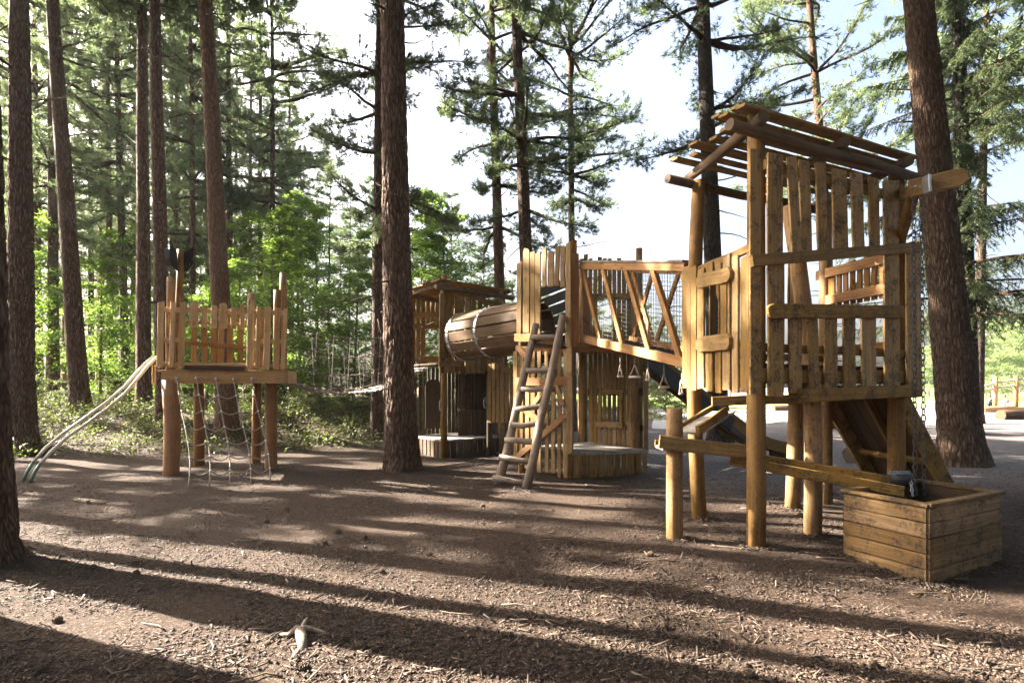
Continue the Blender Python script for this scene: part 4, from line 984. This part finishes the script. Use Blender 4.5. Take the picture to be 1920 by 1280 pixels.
part(mb, 'brace', M['plank'], hu)
mb = MB()                                              # far walls seen through the open side
for x in range(766, 826, 9):
    if x > 800: h3.plank(mb, x, 553, x, 612, 7, 0)
    else: h3.plank(mb, x, 553 + rnd.uniform(-3, 3), x, 690, 7, 0)
h3.rail(mb, 766, 590, 826, 590, 8, .03, .04); h3.rail(mb, 766, 612, 850, 612, 8, .03, .04); h3.rail(mb, 766, 672, 850, 674, 10, .03, .04)
for x in range(826, 890, 8): h3.plank(mb, x, 553, x, 690, 6, 0)
for k in range(9):
    o = Rr + (Tt - Rr) * (k + .5) / 9; mb.board(V2(o, 1.7), V2(o, 3.4), (Tt - Rr).to_3d(), .12, .025)
part(mb, 'plank_wall', M['plank'], hu)
mb = MB()
for k in range(11):
    f = (k + .5) / 11; o = Q + (Ss - Q) * f; mb.board(V2(o, 2.0), V2(o + (Rr - Q), 2.0), (Ss - Q).to_3d(), .14, .035)
part(mb, 'deck', M['dark'], hu)
mb = MB()                                              # slatted roof with logs
for k in range(13):
    f = -.1 + 1.2 * k / 12; o = Q + (Ss - Q) * f; mb.board(V2(o - (Rr - Q) * (.1 + .06 * rnd.random()), 3.72), V2(o + (Rr - Q) * 1.12, 3.70), (Ss - Q).to_3d(), .12, .03, tone=.5 * rnd.random())
rf2 = part(mb, 'roof', M['plank'], hu)
for (a, b, z) in ((Q, Rr, 3.58), (Ss, Tt, 3.62)):
    mb = MB(); d_ = (b - a).normalized(); o = h1.n.to_2d() * .1 if a is Q else Vector((0, 0)); mb.log([V2(a - d_ * .25 + o, z), V2((a + b) / 2 + o, z - .02), V2(b + d_ * .25 + o, z - .03)], .055, 10, tone=.2); part(mb, 'beam', M['beam'], rf2)
for f in (0, 1):
    mb = MB(); a = Q + (Rr - Q) * f; mb.log([V2(a - (Ss - Q) * .15, 3.65), V2(a + (Ss - Q) * 1.15, 3.67)], .045, 10, tone=.4); part(mb, 'rafter', M['beam'], rf2)
mb = MB()                                              # ground floor: low platform, dark back walls, doors, handles
for k in range(10):
    f = (k + .5) / 10; o = Q + (Ss - Q) * f; mb.board(V2(o, .35), V2(o + (Rr - Q), .35), (Ss - Q).to_3d(), .155, .035, tone=.5)
part(mb, 'platform', M['grey'], hu)
mb = MB()
for k in range(9):
    o = Q + (Rr - Q) * (k + .5) / 9; mb.board(V2(o, -.02), V2(o, .34), U.to_3d(), .14, .025); o = Q + (Ss - Q) * (k + .5) / 9; mb.board(V2(o, -.02), V2(o, .34), (Ss - Q).to_3d(), .14, .025)
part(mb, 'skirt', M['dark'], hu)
mb = MB()
for k in range(14):
    o = Ss + (Tt - Ss) * (k + .5) / 14; mb.board(V2(o, .35), V2(o, 1.95), (Tt - Ss).to_3d(), .055 if k in (1, 3, 4) else .08, .025)
for k in range(10):
    o = Rr + (Tt - Rr) * (k + .5) / 10; mb.board(V2(o, .35), V2(o, 1.95), (Tt - Rr).to_3d(), .132, .025)
for x in range(862, 918, 6): h1.plank(mb, x, 700, x, 822, 5.9, -.75 if x < 890 else -.5)
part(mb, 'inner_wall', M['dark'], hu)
mb = MB(); mb.board(at(812, 803, 13.0), at(812, 711, 13.0), (1, 0, 0), .34, .035, 'cut', 'round', tone=.2); dr = part(mb, 'door', M['dark'], hu)
mb = MB(); h1.rail(mb, 860, 768, 918, 769, 4, -.45, .12); part(mb, 'shelf', M['dark'], hu)
for px, py, d_ in ((825, 760, 12.25), (908, 755, 12.95)):
    mb = MB(); p = at(px, py, d_); mb.log([p + Vector((.03, .06, .11)), p + Vector((0, 0, .10)), p + Vector((-.012, -.02, 0)), p + Vector((0, 0, -.10)), p + Vector((.03, .06, -.11))], .011, 8, lump=0); part(mb, 'handle', M['steel'], hu)
fe = thing('picket_fence', (.1, 12.6, 0), 'uneven picket fence between the back hut and the middle tower', 'fence')
h5 = Wall((-.52, 12.9), (.5, 12.3)); mb = MB()
for x in [918, 926, 934, 942, 951, 959, 967, 975]: h5.plank(mb, x, 680 + rnd.uniform(-3, 4), x + rnd.uniform(-1, 1), 792, 6.2, .03, e1='round' if x % 2 else 'cut', tone=rnd.uniform(.3, .9))
part(mb, 'pickets', M['plank'], fe)
mb = MB(); h5.rail(mb, 915, 733, 985, 737, 2, .06, .012); h5.rail(mb, 915, 768, 985, 768, 9, 0, .04, tone=.1); a, b = h5.pt(944, 690, .06), h5.pt(968, 705, .06); mb.board(a, b, (0, 0, 1), .10, .025, 'round', 'round'); part(mb, 'rail', M['plank'], fe)
mb = MB(); post(mb, -.50, 12.93, -.1, 1.85, .07); post(mb, .48, 12.36, -.1, 1.6, .07); part(mb, 'post', M['dark'], fe)

# another plank tower behind the truss bridge
t4 = thing('play_tower', (2.2, 13.4, 0), 'plank tower half hidden behind the truss bridge, only its jagged top showing above the rail', 'play tower')
k1 = Wall((1.55, 13.3), (2.9, 13.1)); mb = MB()
for x in range(1098, 1196, 9):
    yt = 482 + rnd.uniform(-12, 10)
    if 1118 < x < 1150: k1.plank(mb, x, yt, x, 556, 8, 0); k1.plank(mb, x, 622, x, 790, 8, 0)
    else: k1.plank(mb, x, yt, x, 790, 8, 0)
part(mb, 'plank_wall', M['plank'], t4)
mb = MB(); k1.rail(mb, 1094, 556, 1200, 556, 12, .04, .04); k1.rail(mb, 1094, 648, 1200, 648, 12, .04, .04); part(mb, 'rail', M['plank_worn'], t4)
posts(t4, [(1.6, 13.35, -.1, 4.4, .08), (2.85, 13.15, -.1, 4.6, .08), (1.7, 14.4, -.1, 4.3, .08), (2.95, 14.3, -.1, 4.3, .08)])
mb = MB()
for k in range(10):
    y = 13.3 + k * .11; mb.board((1.6, y, 2.3), (2.9, y - .1, 2.3), (0, 1, 0), .1, .03)
part(mb, 'deck', M['dark'], t4)

# ------------------------------------------------------------------ small fort on the left
fo = thing('play_fort', (-5.0, 10.6, 0), 'small raised wooden fort on four round legs with a picket parapet', 'play fort')
FA, FB = Vector((-6.02, 9.95)), Vector((-3.98, 10.4)); fd = (FB - FA).normalized(); fb = Vector((-fd.y, fd.x)) * 1.15
g1 = Wall(FA, FB); g2 = Wall(FA + fb, FB + fb); zq = 1.77
posts(fo, [(-5.86, 10.06, -.2, 1.62, .128, dict(bend=(.035, 0), taper=1.08, n=16)), (-4.38, 10.66, -.2, 1.62, .11), (-4.98, 11.4, -.2, 1.62, .09, dict(lean=(.03, 0))), (-5.95, 11.15, -.2, 1.62, .10)], 'red')
posts(fo, [(-5.93, 10.2, 1.6, 3.40, .075), (-4.43, 11.35, 1.6, 3.7, .07), (-4.30, 10.75, 1.6, 3.27, .072), (-4.78, 10.75, 1.6, 3.2, .07)], 'post')
mb = MB()
for k in range(9):
    o = FA + fb * (k + .5) / 9; mb.board(V2(o, zq), V2(o + (FB - FA), zq), (fb.x, fb.y, 0), .125, .035, tone=.6)
part(mb, 'deck', M['fresh'], fo)
mb = MB(); a, b = V2(FA + fd * .09, 1.655), V2(FB - fd * .02, 1.655)
mb.board(a, b, (0, 0, 1), .19, .05, wob=.001, tone=.5); mb.board(a + fb.to_3d(), b + fb.to_3d(), (0, 0, 1), .19, .05); mb.board(a, a + fb.to_3d(), (0, 0, 1), .19, .05); mb.board(b, b + fb.to_3d(), (0, 0, 1), .19, .05); part(mb, 'deck_beam', M['fresh'], fo)
mb = MB(); mb.board(V2(FA - fd * .04, zq - .22) - fb.to_3d() * .02, V2(FA - fd * .04, zq + .1) - fb.to_3d() * .02, fb.to_3d(), .1, .03); part(mb, 'corner_board', M['fresh'], fo)
mb = MB()
for p in [(302, 566, 300, 688, 12), (325, 566, 321, 688, 9), (343, 567, 339, 690, 11), (364, 565, 364, 613, 17), (384, 573, 383, 614, 10), (402, 573, 401, 615, 12), (419, 568, 419, 616, 15), (438, 576, 438, 616, 10), (455, 571, 454, 617, 9),
          (471, 562, 468, 691, 12), (486, 575, 482, 691, 9), (503, 576, 499, 692, 12), (521, 577, 518, 692, 11), (536, 579, 530, 692, 8)]:
    g1.plank(mb, *p, off=.04, e1='round' if p[0] in (419, 364) else 'cut', tone=rnd.uniform(.45, 1))
part(mb, 'picket_wall', M['fresh'], fo)
mb = MB(); g1.rail(mb, 300, 580, 536, 587, 9, .0, .04); g1.rail(mb, 300, 636, 345, 637, 8, 0, .04); g1.rail(mb, 468, 640, 536, 641, 8, 0, .04); g1.rail(mb, 300, 683, 536, 686, 8, 0, .04)
g1.rail(mb, 350, 604, 462, 609, 7, 0, .04); part(mb, 'rail', M['fresh'], fo)
mb = MB(); g1.rail(mb, 347, 689, 459, 690, 9, .03, .06, tone=0); part(mb, 'sill', M['dark'], fo)
mb = MB()
for x in [316, 336, 364, 383, 401, 416, 432, 450, 470, 490]: g2.plank(mb, x, 585 + rnd.uniform(-4, 4), x + rnd.uniform(-2, 2), 692, 11, 0, tone=rnd.uniform(.2, .8))
g2.rail(mb, 306, 640, 505, 655, 7, .03, .04); part(mb, 'picket_wall', M['plank'], fo)
mb = MB()
for k in range(3):
    o = FA + fb * (.15 + .33 * k); mb.board(V2(o, 1.82), V2(o, 2.9), (fb.x, fb.y, 0), .14, .025)
part(mb, 'side_wall', M['fresh'], fo)
ar = thing('giant_arrow', (-5.85, 10.5, 1.8), 'giant wooden arrow shaft with four black fins sticking up from the small fort', 'arrow')
d_ = 10.5; mb = MB(); mb.log([at(335, 690, d_), at(334, 600, d_), at(337, 530, d_), at(338, 468, d_)], [.062, .06, .058, .055], 12, tone=.3); part(mb, 'shaft', M['post'], ar)
def px5(zx, zy, d): return at(280 + zx * .21875, 440 + zy * .21875, d)
mb = MB(); mb.poly([px5(x, y, d_ + (.02 if x > 200 else .12)) for x, y in ((132, 100), (228, 165), (228, 312), (196, 306), (152, 262), (134, 225))], (.3, -1, 0), .022); part(mb, 'fin', M['fin'], ar)
mb = MB(); mb.poly([px5(x, y, d_ + (.02 if x < 300 else .12)) for x, y in ((280, 162), (380, 108), (368, 255), (330, 302), (282, 316))], (-.3, -1, 0), .022); part(mb, 'fin', M['fin'], ar)
c_ = px5(255, 0, d_)
mb = MB(); mb.poly([Vector((c_.x - .02 + q * .12, d_ - q, EYE - (440 + zy * .21875 - HY) / F * d_)) for q, zy in ((.05, 160), (.3, 85), (.3, 225), (.22, 290), (.05, 312))], (1, .12, 0), .022); part(mb, 'fin', M['fin'], ar)
mb = MB(); mb.poly([Vector((c_.x + .05 - q * .1, d_ + q, EYE - (440 + zy * .21875 - HY) / F * d_)) for q, zy in ((.05, 165), (.3, 125), (.3, 225), (.22, 290), (.05, 312))], (1, -.1, 0), .022); part(mb, 'fin', M['fin'], ar)

# rope net, pipe slide and rope bridge of the fort
cn = thing('cargo_net', g1.pt(440, 709, .1), 'climbing net of pale ropes hung from five eye bolts on the small fort', 'climbing net')
tops = [(362, 709), (402, 709), (440, 709), (478, 710), (514, 710)]; feet = [(352, 918), (392, 908), (430, 902), (470, 906), (503, 900)]
pxpath = [[(338 - 0 + 0, 0)] for _ in range(5)]
Lr = []
for (x0, y0), (x1, y1) in zip([(332, 709), (369, 709), (405, 710), (438, 711), (472, 711)], [(353, 917), (392, 912), (430, 908), (470, 905), (507, 904)]):
    a = g1.pt(x0, y0, .06); b = gpt(x1, y1) + Vector((0, 0, .012)); n = 14; pts = []
    for i in range(n + 1):
        f = i / n; p = a + (b - a) * f; p += Vector((0, .25 * math.sin(math.pi * f) * f, -.10 * math.sin(math.pi * f))) ; pts.append(p)
    mb = MB(); mb.log(pts, .0105, 6, lump=.02, tone=.8); part(mb, 'rope', M['rope'], cn); Lr.append(pts)
    mb = MB(); mb.log([a + g1.n * -.05, a + g1.n * .03], .012, 6); mb.ball(a, .028, 8); part(mb, 'eye_bolt', M['steel'], cn)
mb = MB(); kn = MB()
for j, i in enumerate((2, 4, 6, 8, 10, 12)):
    for q in range(5): kn.ball(Lr[q][i], .018, 6)
    for q in range(4):
        a, b = Lr[q][i], Lr[q + 1][i]; mb.log([a + (b - a) * f + Vector((0, 0, -(.055 + .02 * (q % 2)) * math.sin(math.pi * f))) for f in (0, .2, .4, .6, .8, 1)], .011, 6, cap=False, tone=.4)
part(mb, 'cross_rope', M['rope'], cn); part(kn, 'knot', M['ferrule'], cn)
psl = thing('pipe_slide', gpt(50, 901), 'pair of pale curved sliding pipes running from the small fort down to the mulch', 'sliding poles')
for pth in ([(300, 668, 10.5), (285, 671, 10.4), (272, 681, 10.35), (255, 700, 10.3), (230, 728, 10.2), (195, 757, 10.1), (155, 786, 10.0), (115, 814, 9.9), (85, 840, 9.75), (62, 866, 9.6), (50, 885, 9.5), (42, 905, 9.4)],
            [(303, 670, 10.25), (290, 673, 10.2), (277, 686, 10.15), (260, 707, 10.05), (236, 736, 9.95), (203, 764, 9.85), (165, 792, 9.75), (126, 819, 9.65), (97, 845, 9.5), (76, 868, 9.4), (64, 886, 9.35), (57, 904, 9.25)]):
    pts = [at(*p) for p in pth]; mb = MB(); mb.log(pts[:10], .025, 12, lump=0); pp = part(mb, 'pipe', M['pipe'], psl)
    mb = MB(); mb.log(pts[9:], .026, 12, lump=0); part(mb, 'pipe_foot', M['pipe_green'], pp)
rb = thing('rope_bridge', (-3.2, 11.8, 1.5), 'sagging rope bridge with net sides between the small fort and the back hut', 'rope bridge')
B0, B1 = Vector((-4.1, 10.75)), Vector((-2.0, 13.1)); bd = (B1 - B0).normalized(); bn = Vector((bd.y, -bd.x))
def bpt(f, side, h):
    sag = .26 * math.sin(math.pi * f); o = B0 + (B1 - B0) * f + bn * side * (.30 + .10 * h)
    return Vector((o.x, o.y, 1.56 + .38 * f * f - sag + h * (.98 + .0 * f) + .08 * h * math.sin(math.pi * f)))
mb = MB()
for k in range(26):
    f = (k + .5) / 26; mb.board(bpt(f, -1, 0), bpt(f, 1, 0), bd.to_3d(), .105, .028, tone=rnd.uniform(.5, 1))
part(mb, 'tread', M['grey'], rb)
for s_ in (-1, 1):
    mb = MB()
    for h in (.06, .33, .66, 1.0): mb.log([bpt(k / 20, s_, h) for k in range(21)], .010, 5, cap=False, tone=.5)
    for k in range(1, 9): mb.log([bpt(k / 9, s_, h) for h in (0, .33, .66, 1.0)], .0085, 5, cap=False, tone=.3)
    ro_ = part(mb, 'rope_side', M['rope_dark'], rb)
    mb = MB()
    for k in range(1, 9):
        for h in (.06, .33, .66, 1.0): mb.ball(bpt(k / 9, s_, h), .015, 6)
    part(mb, 'knot', M['ferrule'], ro_)

cones = []
for i in range(36):
    d = rnd.uniform(2.8, 8.5); x = rnd.uniform(-.85, .85) * d; p = Vector((x, d, gz(x, d) + .016))
    if not cones:
        mb = MB(); n_ = 8
        for k in range(7):
            zz = -.026 + k * .009; rr_ = .019 * math.sin(math.pi * (k + 1.2) / 8.6)
            for j in range(n_):
                a = 6.283 * (j + .5 * (k % 2)) / n_; o = Vector((zz, math.cos(a) * rr_, math.sin(a) * rr_)); mb.board(o * .6, o + Vector((.008, math.cos(a) * .006, math.sin(a) * .006)), (0, -math.sin(a), math.cos(a)), .012, .004, seg=1)
        o = part(mb, 'pine_cone', M['twig']); cones.append(o); setprops(o, 'small dry pine cone lying on the brown mulch', 'pine cone', 'fallen pine cones')
    else: o = cones[0].copy(); COL.objects.link(o)
    o.location = p; o.rotation_euler = (rnd.uniform(0, 6), rnd.uniform(-.2, .2), rnd.uniform(0, 6))

# ------------------------------------------------------------------ small things: root, logs, far balance course with two people
rt = thing('exposed_root', gpt(562, 1195), 'bleached exposed tree root poking out of the mulch in the foreground', 'tree root')
def groot(pl, rad):
    mb = MB(); pts = []
    for (px, py, h) in pl: p = gpt(px, py); p.z += h * .75 - .012; pts.append(p)
    mb.log(pts, rad, 10, lump=.12, tone=.8); return mb
part(groot([(566, 1222, -.02), (566, 1205, .035), (563, 1188, .05), (556, 1182, .045), (540, 1190, .03), (525, 1184, .015), (510, 1176, -.02)], [.02, .03, .032, .026, .02, .016, .008]), 'root_body', M['root'], rt)
part(groot([(556, 1184, .04), (575, 1180, .035), (600, 1182, .015), (625, 1184, -.02)], [.026, .02, .014, .006]), 'side_root', M['root'], rt)
part(groot([(566, 1180, .03), (572, 1163, .02), (580, 1148, -.01)], [.018, .013, .006]), 'side_root', M['root'], rt)
part(groot([(560, 1215, .02), (548, 1226, .008), (536, 1234, -.01)], [.016, .011, .005]), 'side_root', M['root'], rt)
def lying_log(px0, px1, py, d, r_, label, mat):
    mb = MB(); a, b = at(px0, py, d), at(px1, py + 2, d + .4); a.z = gz(a.x, min(70, a.y)) + r_ * .8; b.z = a.z; mb.log([a, (a + b) / 2 + Vector((0, .1, 0)), b], [r_, r_ * 1.05, r_ * .85], 12, lump=.08, tone=.1)
    setprops(part(mb, 'fallen_log', M[mat]), label, 'log')
lying_log(1876, 1932, 790, 27, .24, 'dark fallen log lying at the right edge behind the spruce', 'dark')
lying_log(1450, 1530, 768, 37, .2, 'dark log lying on the pale path behind the roofed tower', 'dark')
lying_log(1600, 1640, 884, 11.6, .2, 'weathered stump log beside the foot of the climbing ramp', 'log')
ba = thing('balance_course', (36, 44, 0), 'sunny wooden balance beam with rope handrails far away on the lawn', 'balance beam')
d_ = 36.0
for x, y0 in ((1866, 706), (1905, 704), (1945, 706)):
    mb = MB(); p = at(x, y0, d_); mb.log([(p.x, p.y, -.1), (p.x, p.y, p.z)], .13, 10); part(mb, 'post', M['orange'], ba)
for ya, yb in ((728, 712), (734, 722)):
    mb = MB(); mb.log([at(1826, ya, d_), at(1866, yb + 6, d_), at(1905, yb, d_), at(1960, yb - 2, d_)], .06, 8, tone=.8); part(mb, 'rope_rail', M['rope'], ba)
mb = MB(); mb.board(at(1838, 769, 34.5), at(1896, 765, 35.5), (0, 0, 1), .3, .5, tone=.8); part(mb, 'beam', M['orange'], ba)
mb = MB(); mb.board(at(1898, 768, 35.5), at(1960, 766, 35.5), (0, 0, 1), .28, .4, tone=.9); part(mb, 'beam', M['orange'], ba)
def person(base, sk, label, cols, yaw):
    """sk: joints as name -> (x, y, z, radius); one skinned body, hair and clothes as children"""
    root = thing('person', base, label, 'person'); rot = Matrix.Rotation(yaw, 3, 'Z')
    E_ = [('hip', 'chest'), ('chest', 'neck'), ('neck', 'head'), ('head', 'crown'), ('chest', 'sl'), ('sl', 'el'), ('el', 'wl'), ('chest', 'sr'), ('sr', 'er'), ('er', 'wr'), ('hip', 'kl'), ('kl', 'al'), ('al', 'tl'), ('hip', 'kr'), ('kr', 'ar'), ('ar', 'tr')]
    def skin(name, edges, mat, grow, parent):
        ks = []
        for a, b in edges:
            for k in (a, b):
                if k not in ks: ks.append(k)
        me = bpy.data.meshes.new(name); me.from_pydata([rot @ Vector(sk[k][:3]) for k in ks], [(ks.index(a), ks.index(b)) for a, b in edges], []); me.materials.append(mat)
        o = bpy.data.objects.new(name, me); COL.objects.link(o); o.parent = parent
        m = o.modifiers.new('skin', 'SKIN'); sv = me.skin_vertices[0].data if me.skin_vertices else None
        if sv is None:
            me.attributes; 
        for i, k in enumerate(ks):
            if sv: sv[i].radius = (sk[k][3] * grow, sk[k][3] * grow)
        if sv: sv[0].use_root = True
        s2 = o.modifiers.new('sub', 'SUBSURF'); s2.levels = 1; s2.render_levels = 1; return o
    b = skin('body', E_, cols[0], 1.0, root)
    skin('top', [('hip', 'chest'), ('chest', 'sl'), ('sl', 'el'), ('chest', 'sr'), ('sr', 'er')], cols[1], 1.22, b)
    skin('trousers', [('hip', 'kl'), ('kl', 'al'), ('hip', 'kr'), ('kr', 'ar')], cols[2], 1.2, b)
    mb = MB(); hc = rot @ Vector(sk['head'][:3]) + Vector((0, 0, .05)); mb.ball(hc, .105, 10); me = mesh_from(mb, 'hair', cols[3]); o = bpy.data.objects.new('hair', me); COL.objects.link(o); o.parent = b
sk1 = dict(hip=(0, 0, .22, .12), chest=(.10, 0, .52, .12), neck=(.16, 0, .68, .05), head=(.19, 0, .80, .085), crown=(.19, 0, .90, .05), sl=(.10, .15, .60, .05), el=(.26, .2, .42, .04), wl=(.40, .12, .38, .03), sr=(.10, -.15, .60, .05), er=(.26, -.2, .42, .04), wr=(.40, -.12, .38, .03),
           kl=(.34, .12, .42, .07), al=(.30, .12, .08, .045), tl=(.42, .13, .04, .035), kr=(.34, -.12, .42, .07), ar=(.30, -.12, .08, .045), tr=(.42, -.13, .04, .035))
M['skin'] = plain('skin_tone', (.5, .3, .22), .6); M['cloth_dark'] = plain('dark_cloth', (.02, .022, .03), .9); M['cloth_pink'] = plain('pink_cloth', (.45, .16, .26), .9); M['cloth_white'] = plain('pale_cloth', (.55, .5, .52), .9); M['hair'] = plain('brown_hair', (.06, .035, .02), .7)
p1 = at(1852, 760, 40); p1.z = .02; p2 = at(1890, 760, 40); p2.z = .02
person(p1, sk1, 'person in dark clothes crouching by the far balance beam', (M['skin'], M['cloth_dark'], M['cloth_dark'], M['hair']), 0.3)
person(p2, sk1, 'person in pink sitting low by the far balance beam', (M['skin'], M['cloth_pink'], M['cloth_white'], M['hair']), 2.9)

# ------------------------------------------------------------------ the hazy air of the sunlit wood
def haze_box():
    bm = MB(); x0, x1, y0, y1, z0, z1 = -75, 75, -32, 105, -3, 27
    V = [(x, y, z) for z in (z0, z1) for y in (y0, y1) for x in (x0, x1)]
    Fs = [(0, 2, 3, 1), (4, 5, 7, 6), (0, 1, 5, 4), (2, 6, 7, 3), (0, 4, 6, 2), (1, 3, 7, 5)]
    m = bpy.data.materials.new('haze'); m.use_nodes = True; nt = m.node_tree; nt.nodes.remove(nt.nodes['Principled BSDF'])
    v = nt.nodes.new('ShaderNodeVolumePrincipled'); v.inputs['Density'].default_value = HAZE; v.inputs['Color'].default_value = (.93, .97, 1, 1); v.inputs['Anisotropy'].default_value = .2
    nt.links.new(v.outputs[0], nt.nodes['Material Output'].inputs['Volume'])
    me = bpy.data.meshes.new('haze'); me.from_pydata(V, [], Fs); me.materials.append(m); o = bpy.data.objects.new('haze', me); COL.objects.link(o)
    setprops(o, 'thin sunlit haze between the trees', 'haze', kind='stuff')
HAZE = .00028
haze_box()
